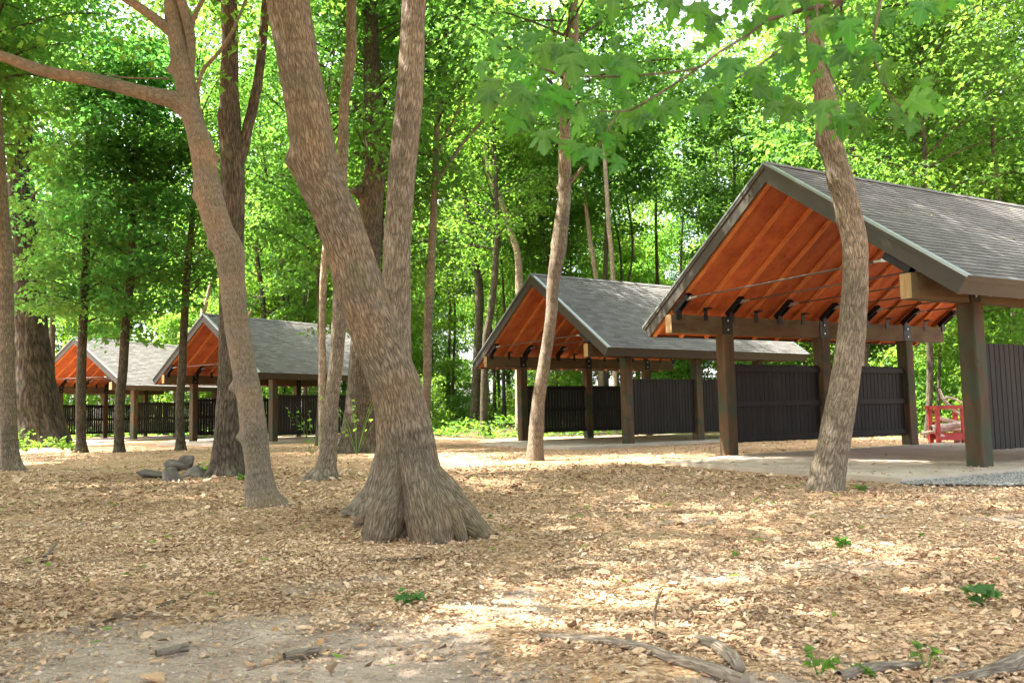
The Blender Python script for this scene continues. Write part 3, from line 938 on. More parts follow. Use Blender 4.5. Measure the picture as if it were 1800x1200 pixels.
BIG = [grow(19 + 3 * (i % 3), 4.6 + 1.5 * (i % 4), 3.7 + 0.4 * (i % 3), 44, 5, 64, 0.20, 0.15 + 0.03 * (i % 3), 'oval', 0.5, i) for i in range(6)]
YOUNG = [grow(8 + 1.3 * i, 1.6 + 0.4 * i, 2.1 + 0.2 * i, 26, 4, 60, 0.165, 0.05 + 0.01 * i, 'oval', 0.5, 30 + i) for i in range(4)]
LOWB = [grow(15 + i, 4.4, 3.5 + .3 * i, 46, 4, 66, 0.19, 0.13, 'broad', 0.2, 50 + i, 0.25, stem=False, flat=0.13, wide=1.15) for i in range(2)]
HEAD = [grow(7.5 + i, 0.2, 3.8 + 0.3 * i, 34, 5, 58, 0.15, 0.10, 'oval', 0.2, 60 + i, 0.5, stem=False) for i in range(3)]
POLE = [grow(19 + 1.5 * i, 9.5 + i, 2.3, 22, 3, 50, 0.18, 0.10 + 0.02 * i, 'oval', 0.7, 90 + i) for i in range(3)]
BUSH = [grow(2.4 + 0.5 * i, 0.25, 1.2, 18, 3, 40, 0.13, 0.025, 'cone', 0.4, 70 + i) for i in range(3)]

def woods_tree(name, cat, label, pair, leaf, bark, x, y, s, rot, group):
    t = thing(name, label, cat, (x, y, float(terrain(x, y))), rot, group)
    for nm, me, m in ((('trunk' if cat == 'tree' else 'stem'), pair[0], bark), (('crown' if cat == 'tree' else 'foliage'), pair[1], leaf)):
        if len(me.materials) == 0:
            me.materials.append(m)
        o = link(nm, me, None, t, scale=s)
        if me.materials[0] != m:
            o.material_slots[0].link = 'OBJECT'
            o.material_slots[0].material = m
    return t

def px_of(x, y):
    return project((x, y, 1.0))[0]

ZONES = [(-1e9, 40, 'beside the broad old trunk'), (40, 130, 'behind the broad old trunk'), (130, 240, 'behind the farthest pavilion'), (240, 340, 'between the two small pavilions'), (340, 450, 'behind the dark posted gable'), (450, 560, 'behind the dark posted roof'),
         (560, 700, 'behind the leaning trunk'), (700, 780, 'by the green clearing'), (780, 850, 'behind the green clearing'), (850, 940, 'left of the middle gable'), (940, 1040, 'behind the middle gable'), (1040, 1180, 'behind the middle ridge'),
         (1180, 1300, 'left of the largest gable'), (1300, 1420, 'behind the largest gable'), (1420, 1540, 'behind the crooked trunk'), (1540, 1660, 'over the largest roof'), (1660, 1800, 'over the right roof end'), (1800, 1e9, 'past the right edge')]
def zone(x, y):
    p = px_of(x, y)
    return next(z for a, b, z in ZONES if a <= p < b)

def look(x, y, s, k):
    """Words for how big it is and how far into the woods it stands."""
    e = y - edge_y(x, y)
    depth = 'front' if e < 9 else ('middle' if e < 20 else 'depth')
    size = ('slender', 'medium', 'stout')[0 if s < k[0] else (1 if s < k[1] else 2)]
    return size, depth

def edge_y(x, y):
    """How far ahead the woods begin in that direction."""
    return np.interp(px_of(x, y), [-400, 0, 300, 360, 640, 700, 900, 930, 1400, 1430, 1900, 2600], [50, 60, 57, 50, 47, 44, 43, 40, 38, 27, 24, 18])

def clear_of_pavilions(x, y, m):
    for b in range(4):
        u, v = pav_local(b, x, y)
        if -2.2 - m < u < 7.7 + m and -3.9 - m < v < 3.9 + m:
            return False
    return True

def scatter(n, ymin_off, ymax, dmin, marg, taken, sd, thin=0.0):
    rs = np.random.default_rng(sd)
    out = []
    for _ in range(n * 40):
        if len(out) >= n: break
        y = math.sqrt(rs.uniform(20 ** 2, ymax ** 2))
        x = rs.uniform(-0.74, 0.74) * y
        if y < edge_y(x, y) + ymin_off or not clear_of_pavilions(x, y, marg): continue
        pxx = px_of(x, y)
        if 560 < pxx < 945 and y < 61 and rs.random() < thin: continue       # the sunny clearing
        if 945 < pxx < 1360 and y < 70 and rs.random() < thin * 0.6: continue
        if any((x - a) ** 2 + (y - b) ** 2 < dmin ** 2 for a, b in taken): continue
        taken.append((x, y)); out.append((x, y))
    return out

taken = []
rs = np.random.default_rng(5)
for k, (x, y) in enumerate(scatter(92, 1.0, 84, 3.6, 1.8, taken, 21, 0.92)):
    z = zone(x, y)
    v, sc = int(rs.integers(0, 6)), rs.uniform(0.85, 1.25)
    if y - edge_y(x, y) < 8: v = int((2, 3, 3)[k % 3])
    size, dep = look(x, y, sc, (0.98, 1.12))
    woods_tree('woodland_tree', 'tree', '%s tall tree, %s of woods, %s' % (size, dep, z), BIG[v], LEAF_WOODS, BARK_FOREST, x, y, sc, rs.uniform(0, 6.28), 'tall trees ' + z)
for k, (x, y) in enumerate(scatter(46, 0.3, 56, 2.2, 0.8, taken, 27, 0.55)):
    z = zone(x, y)
    v, sc = k % 3, rs.uniform(0.85, 1.2)
    size, dep = look(x, y, sc, (0.96, 1.09))
    woods_tree('pole_tree', 'tree', '%s dark bare-stemmed tree, %s of woods, %s' % (size, dep, z), POLE[v], LEAF_WOODS, BARK_FOREST, x, y, sc, rs.uniform(0, 6.28), 'bare-stemmed trees ' + z)
taken2 = list(taken)
for k, (x, y) in enumerate(scatter(92, 0.5, 66, 2.2, 0.6, taken2, 22, 0.8)):
    z = zone(x, y)
    v, sc = int(rs.integers(0, 4)), rs.uniform(0.7, 1.2)
    size, dep = look(x, y, sc, (0.87, 1.03))
    woods_tree('young_tree', 'tree', '%s pale young tree, %s of woods, %s' % (size, dep, z), YOUNG[v], LEAF_YOUNG, BARK_FOREST, x, y, sc, rs.uniform(0, 6.28), 'young trees ' + z)
taken3 = []
for k, (x, y) in enumerate(scatter(100, -1.0, 60, 1.5, 0.3, taken3, 23, 0.6)):
    z = zone(x, y)
    sc = rs.uniform(0.6, 1.25)
    size, dep = look(x, y, sc, (0.8, 1.03))
    woods_tree('understory_bush', 'bush', '%s leafy bush, %s of woods, %s' % (('small', 'medium', 'large')[('slender', 'medium', 'stout').index(size)], dep, z), BUSH[int(rs.integers(0, 3))], LEAF_YOUNG, BARK_FOREST, x, y, sc, rs.uniform(0, 6.28), 'bushes ' + z)

def tell_apart():
    """Alike labels in one group get their place in the row, counted from the left of the picture."""
    by = {}
    for o in scene.collection.objects:
        if o.parent is None and o.name.split('.')[0] in ('woodland_tree', 'young_tree', 'understory_bush', 'pole_tree'):
            by.setdefault(o['label'], []).append((px_of(o.location.x, o.location.y), o.name))
    for lab, v in by.items():
        if len(v) > 1:
            v.sort()
            words = {2: ['left one of two', 'right one of two'], 3: ['leftmost of three', 'middle one of three', 'rightmost of three']}.get(len(v))
            if words is None:
                words = ['leftmost'] + [w + ' from left' for w in ('second', 'third', 'fourth', 'fifth', 'sixth', 'seventh')][:len(v) - 2] + ['rightmost']
            for (p, n), w in zip(v, words):
                bpy.data.objects[n]['label'] = lab + ', ' + w
tell_apart()

def far_woods():
    mb = MB()
    n = 34000
    a = rng.uniform(-0.80, 0.80, n)
    r = rng.uniform(88, 112, n)
    x, y = r * np.sin(a), r * np.cos(a)
    col = rng.integers(0, 60, n)
    base = terrain(x, y)
    h = rng.random(n) ** 0.8 * (20 + 9 * fbm(a * 12, 0.5, 0, 2))
    ok = fbm(a * 26, h * 0.22, 3.0, 2) + 0.02 * (8 - h) < 0.12
    x, y, base, h = x[ok], y[ok], base[ok], h[ok]; n = len(x)
    p = np.stack([x, y, base + h], 1)
    d = rng.normal(0, 1, (n, 3)) - np.array([0, 0, .6])
    leaves(mb, p, d, rng.normal(0, .6, (n, 3)) + np.array([0, 0, 1.]), rng.uniform(0.5, 0.95, n), rng.random(n))
    o = link('distant_woods', mb.mesh('distant_woods'), LEAF_WOODS, kind='stuff')
    o['label'] = 'far mass of green woodland closing the view'
far_woods()

def undergrowth():
    """Knee-high green plants on the forest floor."""
    mb = MB()
    n = 19000
    y = np.sqrt(rng.uniform(22 ** 2, 66 ** 2, n)); x = rng.uniform(-0.66, 0.66, n) * y
    fm = forest_mask(x, y)
    keep = (fm > 0.6) & (fbm(x * 0.45, y * 0.45, 9, 2) > -0.35) & ~in_pad(x, y, 0.8)
    x, y = x[keep], y[keep]
    n = len(x)
    m = 4
    h = 0.15 + 0.65 * np.clip(0.5 + fbm(x * 0.6, y * 0.6, 4, 2), 0, 1)
    X, Y, H = (np.repeat(q, m) for q in (x, y, h))
    N = n * m
    X = X + rng.normal(0, 0.14, N); Y = Y + rng.normal(0, 0.14, N)
    p = np.stack([X, Y, terrain(X, Y) + H * rng.uniform(0.15, 1, N)], 1)
    a = rng.uniform(0, 6.28, N)
    d = np.stack([np.cos(a), np.sin(a), rng.normal(0.1, .4, N)], 1)
    leaves(mb, p, d, rng.normal(0, .35, (N, 3)) + np.array([0, 0, 1.]), rng.uniform(0.11, 0.24, N), rng.random(N))
    o = link('undergrowth', mb.mesh('undergrowth'), LEAF_YOUNG, kind='stuff')
    o['label'] = 'bright green knee-high plants on the forest floor'
undergrowth()

# ------------------------------------------------------------------ the trees that stand between the pavilions
def hero(name, label, base, path, mat, seg=40, step=0.06, relief=0.008, ridges=10, roots=(), root_h=0.4, knobs=(), top=11.0, lean_y=0.0,
         crown=None, crown_leaf=None, branches=(), seed=1, Y=None, sink=0.25, group=None, wob=0.05):
    """Trunk followed along its course in the photograph, on its own distance, carried on above the frame to height `top`."""
    if Y is None:
        g = on_ground(base[0], base[1], Z0)
        Y = g[1]
    pts, rad = [], []
    for (x, y, w) in path:
        p = at_depth(x, y, Y)
        p[1] += lean_y * max(0.0, p[2])
        dd = (p - CAM) @ FWD
        pts.append(p); rad.append(w * dd / F_PX / 2)
    p0 = pts[0].copy(); p0[2] = min(p0[2], float(terrain(p0[0], p0[1]))) - sink
    pts.insert(0, p0); rad.insert(0, rad[0] * 1.02)
    if top and pts[-1][2] < top:
        d = pts[-1] - pts[-3]; d /= np.linalg.norm(d)
        d = d * 0.6 + np.array([0, 0, 0.4]); d /= np.linalg.norm(d)
        L = (top - pts[-1][2]) / d[2]
        for f in (0.4, 0.75, 1.0):
            q = pts[len(path)] + d * L * f + np.array([0.25 * math.sin(seed + 3 * f), 0.25 * math.cos(seed * 2 + 2 * f), 0]) * f
            pts.append(q); rad.append(max(0.02, rad[len(path)] * (1 - 0.78 * f)))
    loc = np.array([p0[0], p0[1], float(terrain(p0[0], p0[1]))])
    t = thing(name, label, 'tree', loc, 0, group)
    mb = MB()
    kn = [(at_depth(x, y, Y) + np.array([0, -r * Y / F_PX * 0.6 if front else 0, 0]) - loc, r * Y / F_PX, h * Y / F_PX) for (x, y, r, h, front) in knobs]
    tube(mb, [p - loc for p in pts], rad, seg, step, relief, ridges, 2.4, roots, root_h, kn, seed, wob)
    tr = link('trunk', mb.mesh('trunk', True), mat, t)
    for br in branches:
        bp, dy, bm = br[0], br[1], (br[2] if len(br) > 2 else mat)
        b, r2 = [], []
        for i, (x, y, w) in enumerate(bp):
            p = at_depth(x, y, Y)
            p[1] += lean_y * max(0.0, p[2]) + dy * i / max(1, len(bp) - 1)
            b.append(p - loc); r2.append(max(0.004, w * Y / F_PX / 2))
        m2 = MB()
        tube(m2, b, r2, 16 if r2[0] > 0.03 else 6, 0.08, relief * 0.5, ridges * 1.3, 2.4, seed=seed + 3)
        link('branch', m2.mesh('branch', True), bm, t)
    if crown is not None:                            # crown = (head number, [heights of its tiers], scale)
        hv, tiers, csc = crown
        arr = np.array(pts)
        for q, zc in enumerate(tiers):
            k2 = int(np.argmin(np.abs(arr[:, 2] - zc)))
            c0 = np.array([np.interp(zc, arr[:, 2], arr[:, 0]), np.interp(zc, arr[:, 2], arr[:, 1]), zc])
            for nm, me, m_ in (('crown', HEAD[(hv + q) % 3][1], crown_leaf), ('crown_limbs', HEAD[(hv + q) % 3][0], BARK_FOREST)):
                if len(me.materials) == 0: me.materials.append(m_)
                o = link(nm, me, None, t, tuple(c0 - loc), (0, 0, seed * 1.7 + q), scale=csc)
                if me.materials[0] != m_:
                    o.material_slots[0].link = 'OBJECT'; o.material_slots[0].material = m_
    return t, loc, Y

def twig_leaves(parent, loc, Y, spots, leaf, n=26, r=0.35, size=0.10, name='foliage'):
    mb = MB()
    for (x, y, dy, rr) in spots:
        c = at_depth(x, y, Y + dy) - loc
        spray(mb, c, r * rr, int(n * rr), size, 0.3, 0.6, 0.6)
    return link(name, mb.mesh(name), leaf, parent)

# big leaning trunk in the middle
main, mloc, mY = hero('leaning_tree', 'massive brown trunk leaning to the left with flaring roots', (745, 938),
    [(738, 940, 112), (734, 905, 112), (728, 860, 108), (716, 800, 104), (700, 700, 89), (684, 650, 86), (664, 600, 84), (630, 500, 83), (598, 400, 77), (577, 350, 75), (556, 300, 77), (539, 200, 73), (520, 100, 70), (503, 0, 73), (490, -90, 72)],
    BARK_MAIN, 140, 0.026, 0.011, 13, [(-14, 0.45, .26), (-68, 0.35, .28), (-126, 0.45, .28), (180, 0.3, .26), (60, 0.6, .4), (120, 0.5, .35), (-98, -0.25, .12)], 0.30,
    [(522, 283, 20, 15, False), (690, 660, 30, 5, True)], 12, 0.02, (0, [9.0], 0.8), LEAF_WOODS, seed=4)
# its separate roots, running out into the mulch
for k, rp in enumerate([
        [(752, 835, 52, -.02), (782, 868, 54, -.06), (808, 902, 50, -.10), (836, 932, 42, -.14), (860, 954, 28, -.18), (874, 966, 14, -.2)],
        [(762, 850, 40, -.22), (786, 885, 34, -.30), (803, 920, 28, -.34), (814, 952, 22, -.36), (818, 968, 14, -.37)],
        [(728, 800, 62, -.14), (738, 855, 76, -.24), (750, 905, 84, -.32), (757, 945, 80, -.36), (760, 985, 60, -.38)],
        [(706, 805, 52, -.12), (696, 860, 66, -.20), (680, 905, 74, -.26), (668, 940, 68, -.30), (660, 975, 44, -.32)],
        [(694, 820, 36, .15), (682, 860, 36, .35), (664, 892, 32, .5), (638, 917, 24, .6), (612, 940, 14, .65)]]):
    P, Rr = [], []
    for x, y, w, dy in rp:
        P.append(at_depth(x, y, mY + dy) - mloc); Rr.append(w * (mY + dy) / F_PX / 2)
    mb = MB()
    tube(mb, P, Rr, 44, 0.025, 0.010, 13, 2.4, seed=90 + k, wob=.10)
    link('root', mb.mesh('root', True), BARK_MAIN, main)
# its straight neighbour
hero('straight_tree', 'tall straight grey trunk rising just behind the massive leaning one', (672, 905),
    [(676, 905, 80), (683, 840, 62), (692, 760, 56), (694, 660, 54), (695, 560, 51), (697, 450, 49), (705, 300, 47), (719, 150, 45), (726, 0, 41), (731, -100, 39)],
    BARK_GREY, 72, 0.03, 0.011, 10, [(185, 1.0, .45), (-110, .5, .4)], 0.22, (), 14, 0.02, (1, [10.5], 0.85), LEAF_WOODS, seed=7)
# knobbly branching tree
kt, kloc, kY = hero('knobbly_tree', 'smooth reddish brown trunk with knobs and one long limb reaching left', (462, 890),
    [(464, 890, 60), (458, 860, 50), (454, 817, 43), (449, 775, 44), (444, 733, 43), (438, 690, 41), (430, 650, 40), (415, 567, 40), (411, 525, 43), (407, 483, 44), (402, 440, 50), (384, 400, 45), (366, 338, 45), (361, 300, 41), (355, 262, 40), (344, 225, 34), (334, 190, 36), (327, 150, 34), (320, 112, 36), (314, 75, 32), (307, 37, 32), (302, 0, 26), (298, -60, 22)],
    BARK_SMOOTH, 72, 0.02, 0.005, 16, [(-15, .7, .4), (-120, .4, .5), (170, .4, .4)], 0.16,
    [(352, 345, 8, 17, False), (360, 431, 8, 20, False), (397, 421, 9, 15, True), (412, 680, 10, 13, False), (436, 676, 8, 14, True), (444, 762, 11, 14, True), (424, 768, 8, 10, False), (383, 276, 8, 8, False), (298, 124, 10, 14, False), (376, 432, 9, 8, True), (428, 560, 9, 4, True)],
    11, 0.0, (2, [7.2], 0.7), LEAF_YOUNG, seed=2, branches=[
        ([(330, 192, 38), (310, 180, 34), (285, 175, 29), (240, 166, 25), (180, 152, 23), (130, 146, 21), (90, 138, 20), (37, 121, 18), (0, 113, 17), (-90, 88, 14), (-200, 60, 9)], -0.5),
        ([(334, 130, 14), (338, 90, 15), (336, 60, 17), (330, 30, 17), (322, 0, 16), (316, -50, 14)], -0.12, BARK_SMOOTH),
        ([(336, 62, 9), (342, 40, 9), (352, 25, 8), (366, 5, 8), (374, -20, 7)], -0.2),
        ([(308, 62, 22), (292, 50, 20), (268, 33, 17), (240, 16, 15), (208, -2, 13), (170, -25, 10)], -0.4),
        ([(346, 170, 7), (352, 148, 7), (364, 124, 7), (386, 106, 6), (405, 86, 6), (425, 55, 5), (446, 11, 5), (460, -20, 4)], -0.3),
        ([(300, 138, 3), (240, 134, 3), (200, 128, 2.5), (172, 118, 2)], 0.2)])
twig_leaves(kt, kloc, kY, [(225, 55, -.2, .8), (238, 90, -.3, .7), (200, 40, 0, .8), (440, 50, -.3, .7), (425, 75, -.3, .6), (395, 130, -.1, .5), (450, 20, -.3, .8), (120, 60, -.4, 1), (60, 40, -.3, 1.1), (400, 10, -.2, .6)], LEAF_YOUNG, 16, 0.32, 0.10)
# dark forked trunk behind it
hero('forked_tree', 'dark forked trunk right behind the knobbly branching one', (403, 838),
    [(403, 838, 64), (402, 800, 54), (403, 740, 45), (405, 680, 41), (405, 600, 38), (405, 500, 38), (407, 440, 38), (410, 375, 38), (409, 300, 40), (404, 225, 37), (403, 150, 31), (404, 75, 28), (403, 0, 27), (402, -80, 25)],
    BARK_DARK, 56, 0.04, 0.012, 9, [(-150, .5, .4), (-60, .6, .4), (30, .5, .5)], 0.2, [(397, 205, 10, 8, True), (414, 400, 9, 8, True)], 15, 0.0, (0, [8.6, 12.5], 0.95), LEAF_WOODS, seed=9,
    branches=[([(414, 300, 22), (425, 265, 20), (434, 220, 18), (441, 187, 18), (449, 140, 17), (455, 80, 16), (458, 37, 16), (462, -30, 14), (470, -120, 10)], 0.3)])
# trunk cut by the left edge of the frame
hero('edge_tree', 'pale grey trunk at the very left edge with a mossy foot', (20, 828),
    [(20, 828, 34), (17, 790, 29), (15, 733, 27), (12, 650, 26), (11, 567, 25), (9, 440, 22), (4, 360, 20), (0, 290, 18), (-5, 220, 17), (-12, 100, 15), (-20, -20, 13)],
    BARK_GREY, 36, 0.06, 0.008, 9, [(-15, 1.0, .4), (190, .5, .4)], 0.22, [(8, 400, 6, 5, True)], 12, 0, (1, [8.6], 0.8), LEAF_DEEP, seed=12)
# old oak on the left
hero('old_oak', 'broad dark furrowed old trunk in front of the farthest pavilion', (75, 780),
    [(75, 782, 96), (72, 755, 84), (66, 720, 78), (60, 650, 63), (53, 567, 56), (50, 500, 55), (44, 430, 47), (39, 370, 44), (36, 300, 40), (34, 200, 36), (33, 100, 30)],
    BARK_OAK, 110, 0.06, 0.035, 5, [(-30, .35, .4), (-130, .35, .4), (190, .3, .4)], 0.7, (), 22, 0, (2, [9.0, 14.5, 19], 1.5), LEAF_DEEP, seed=14, Y=37.0)
# three thin trunks on the left with low spreading crowns
for (lab, path, sd, v) in (
        ('thin pale ribbed trunk nearest the broad dark old one', [(144, 796, 19), (142, 760, 17), (142, 700, 16), (143, 650, 16), (146, 567, 15), (149, 500, 14), (151, 442, 13), (153, 380, 12), (155, 300, 10)], 3, 0),
        ('thin dark trunk crossing the long roof of the farthest pavilion', [(210, 795, 18), (209, 760, 16), (211, 700, 16), (216, 650, 15), (219, 600, 15), (221, 567, 14), (229, 483, 12), (232, 430, 11), (236, 330, 9)], 5, 1),
        ('thin twisting dark trunk beside the rock pile', [(318, 792, 17), (316, 740, 14), (317, 690, 14), (320, 650, 14), (322, 600, 13), (324, 567, 13), (328, 490, 12), (333, 440, 11), (338, 380, 9), (346, 280, 8)], 8, 0)):
    hero('slim_tree', lab, (path[0][0], path[0][1]), path, BARK_FOREST, 24, 0.1, 0.006, 10, [(0, .4, .5), (200, .4, .5)], 0.15, (), 14, 0, None, seed=sd)
def low_crown(label_tree, v, dx, dy, sc, rot, zoff=0.0):
    t = label_tree
    me = LOWB[v]
    for nm, m_, mt in (('crown', me[1], LEAF_DEEP), ('limbs', me[0], BARK_FOREST)):
        if len(m_.materials) == 0: m_.materials.append(mt)
        link(nm, m_, None, t, (dx, dy, zoff), (0, 0, rot), scale=sc)
slims = [o for o in bpy.data.objects if o.name.startswith('slim_tree')]
low_crown(slims[0], 0, 0.0, 0.1, 0.98, 0.4, -0.1)
low_crown(slims[1], 1, 0.35, 0.1, 0.95, 2.2, 0.2)
for zc, q, sc in ((5.2, 1, 0.72), (9.5, 2, 0.8)):
    for nm, m_, mt in (('crown', HEAD[q][1], LEAF_WOODS), ('limbs', HEAD[q][0], BARK_FOREST)):
        o = link(nm, m_, mt, slims[2], (0.3, 0.1, zc), (0, 0, q * 2.0), scale=sc)
        if m_.materials[0] != mt:
            o.material_slots[0].link = 'OBJECT'; o.material_slots[0].material = mt
hero('far_slim_tree', 'very thin dark trunk between the broad old one and the farthest gable', (92, 778), [(92, 772, 9), (92, 700, 9), (92, 600, 9), (93, 500, 8), (95, 420, 7)], BARK_FOREST, 14, 0.2, 0.004, 8, (), .2, (), 17, 0, (0, [8.0, 12.5], 0.9), LEAF_DEEP, seed=16, Y=41.0)
# right of the dark posted pavilion
hero('bent_grey_tree', 'slim grey trunk just left of the massive leaning one', (573, 843),
    [(573, 843, 46), (576, 810, 32), (580, 770, 27), (584, 700, 24), (590, 650, 24), (594, 600, 25), (597, 550, 26), (598, 480, 25), (598, 400, 22), (600, 330, 20), (602, 281, 18), (604, 200, 17), (611, 140, 19), (615, 105, 20), (617, 75, 18), (617, 0, 17), (616, -90, 15)],
    BARK_GREY, 40, 0.05, 0.007, 11, [(190, 1.0, .4), (-40, .5, .4), (-110, .5, .4)], 0.16, [(606, 240, 8, 5, True)], 15, 0, (1, [8.2, 12.0], 1.0), LEAF_WOODS, seed=21)
hero('reddish_slim_tree', 'slender reddish trunk close beside the slim grey one', (566, 797),
    [(566, 797, 13), (566, 740, 12), (566, 690, 12), (566, 640, 12), (566, 600, 12), (567, 550, 12), (568, 500, 13), (571, 450, 11), (575, 390, 9)],
    BARK_PALE, 20, 0.1, 0.006, 9, (), .2, [(567, 640, 5, 4, True)], 13, 0, (2, [8.5], 0.8), LEAF_DEEP, seed=23)
hero('gnarled_oak', 'gnarled thick dark trunk half hidden behind the massive leaning one', (627, 796),
    [(627, 797, 64), (629, 770, 56), (632, 720, 50), (636, 650, 46), (640, 580, 43), (645, 500, 41), (651, 400, 39), (654, 345, 40), (660, 280, 35), (657, 200, 32), (655, 140, 28), (652, 60, 25)],
    BARK_DARK, 60, 0.06, 0.02, 6, [(-20, .6, .4), (-95, .4, .4), (200, .5, .4)], 0.3, [(630, 340, 12, 14, False), (662, 250, 9, 9, True), (640, 230, 7, 10, False)], 19, 0, (0, [7.6, 12.5, 17], 1.25), LEAF_WOODS, seed=25,
    branches=[([(645, 330, 16), (632, 340, 14), (624, 346, 10)], -0.6), ([(652, 200, 14), (646, 150, 10), (640, 90, 7)], 0.3)])
hero('thin_forking_tree', 'thin grey trunk forking to the right before the green clearing', (750, 765),
    [(750, 765, 15), (750, 720, 13), (752, 600, 15), (756, 500, 15), (761, 400, 13), (765, 310, 11), (768, 225, 10), (776, 150, 10), (784, 75, 8), (794, 0, 7)],
    BARK_GREY, 22, 0.12, 0.006, 9, (), .2, [(757, 480, 6, 3, True)], 18, 0, (1, [9.0, 13.5], 1.05), LEAF_YOUNG, seed=27, Y=27.0,
    branches=[([(765, 322, 10), (780, 300, 8), (797, 270, 7), (812, 245, 6), (835, 215, 6), (855, 191, 5), (875, 165, 5), (892, 139, 4)], 1.0),
              ([(767, 280, 5), (783, 240, 4), (800, 215, 4), (815, 170, 3), (822, 120, 3), (830, 70, 2)], -.8), ([(772, 178, 5), (795, 150, 4), (815, 118, 3), (850, 80, 3)], .6), ([(771, 175, 4), (755, 150, 3), (742, 130, 3)], .4)])
hero('bent_front_tree', 'slim bent trunk in front of the middle pavilion', (940, 808),
    [(940, 809, 30), (943, 760, 26), (947, 700, 22), (955, 650, 21), (963, 600, 20), (969, 550, 20), (972, 500, 21), (982, 440, 26), (986, 400, 26), (992, 350, 22), (993, 300, 23), (993, 187, 16), (1000, 120, 18), (1007, 60, 20), (1008, 0, 18), (1009, -90, 16)],
    BARK_GREY, 40, 0.06, 0.007, 11, [(10, .25, .5)], 0.2, [(985, 330, 8, 5, False), (978, 430, 8, 5, False)], 15, 0, (2, [7.4, 11.5], 0.95), LEAF_DEEP, seed=29,
    branches=[([(1000, 325, 6), (1012, 312, 6), (1022, 300, 5)], -.3), ([(985, 110, 5), (975, 60, 5), (968, 0, 5)], .4), ([(978, 60, 4), (988, 30, 4), (996, 10, 3)], .3)])
hero('front_right_tree', 'crooked grey trunk crossing the gable of the largest pavilion', (1452, 861),
    [(1452, 863, 66), (1455, 840, 60), (1463, 795, 55), (1473, 740, 51), (1482, 690, 50), (1490, 640, 47), (1497, 585, 46), (1501, 530, 44), (1503, 480, 42), (1502, 427, 42), (1491, 375, 42), (1478, 322, 42), (1467, 280, 40), (1458, 250, 42), (1453, 225, 37), (1453, 187, 38), (1445, 150, 33), (1436, 115, 26), (1433, 82, 30), (1428, 0, 28), (1424, -100, 25)],
    BARK_GREY, 64, 0.03, 0.009, 11, [(20, .25, .4), (-120, .2, .4)], 0.15, [(1468, 320, 12, 9, True), (1442, 248, 9, 8, False), (1470, 680, 6, 5, True), (1480, 388, 9, 5, False)], 12, 0, (0, [6.4, 9.5], 0.9), LEAF_DEEP, seed=31)
# trees beyond the clearing and behind the roofs
hero('clearing_tree', 'dark twin stemmed trunk standing in the green clearing', (834, 727),
    [(834, 728, 17), (836, 690, 15), (839, 625, 15), (842, 567, 15), (843, 520, 15), (838, 470, 12), (833, 450, 12), (829, 412, 10), (822, 370, 9), (816, 320, 8), (812, 250, 6)],
    BARK_FOREST, 20, 0.2, 0.01, 6, (), .3, (), 22, 0, (1, [8.0, 13, 18], 1.2), LEAF_YOUNG, seed=33, Y=46.0)
hero('clearing_tree', 'dark trunk at the front of the green clearing beside the middle gable', (853, 752),
    [(853, 754, 17), (851, 730, 14), (852, 654, 13), (855, 590, 12), (862, 552, 12), (869, 494, 11), (872, 450, 10), (874, 400, 9), (872, 340, 8)],
    BARK_FOREST, 20, 0.2, 0.01, 6, [(0, .5, .4), (190, .5, .4)], .25, (), 20, 0, (2, [8.5, 13.5], 1.1), LEAF_YOUNG, seed=35, Y=40.0)
for (lab, path, Yd, sd) in (('pale weathered dead trunk rising behind the middle gable', [(913, 560, 14), (913, 508, 14), (910, 450, 12), (896, 400, 10), (882, 356, 9), (866, 320, 8), (858, 290, 8), (852, 255, 6), (847, 229, 5)], 42, 37),
                            ('pale thin trunk behind the ridge of the middle pavilion, straighter of two', [(1080, 560, 8), (1075, 450, 8), (1070, 400, 8), (1066, 330, 8), (1063, 280, 7), (1060, 240, 6)], 40, 38),
                            ('pale thin trunk behind the ridge of the middle pavilion, slanting one of two', [(1055, 560, 9), (1048, 490, 8), (1040, 440, 8), (1032, 380, 7), (1026, 319, 6)], 43, 39)):
    hero('pale_dead_tree', lab, (path[0][0], 760), [(path[0][0] + 1, 745, path[0][2] * 1.2)] + path, BARK_PALE, 16, 0.2, 0.006, 8, (), .2, (), 0, 0, None, seed=sd, Y=Yd)
hero('rack_tree', 'slim dark trunk standing behind the red firewood rack', (1634, 745), [(1632, 762, 14), (1633, 720, 11), (1635, 650, 11), (1634, 600, 10), (1634, 540, 10), (1633, 400, 9)], BARK_FOREST, 18, 0.2, 0.006, 8, [(180, .5, .4)], .2, (), 17, 0, (0, [6.0, 10.5, 14], 1.0), LEAF_WOODS, seed=41, Y=27.0)
# two bare poles leaning in the gap on the left
for lab, pth, Yd in (('bare grey dead pole leaning above the dark posted pavilion, steeper one', [(355, 560, 8), (360, 542, 7), (368, 510, 7), (379, 475, 6), (390, 440, 4)], 50.0),
                     ('bare dead pole slanting far to the right above the dark posted pavilion', [(425, 590, 6), (440, 550, 5), (470, 502, 5), (500, 454, 4), (520, 425, 3)], 49.0)):
    hero('leaning_pole', lab, (pth[0][0], 750), [(pth[0][0] - 12, 745, 8)] + pth, BARK_PALE, 10, 0.3, 0.003, 8, (), .2, (), 0, 0, None, seed=43, Y=Yd)
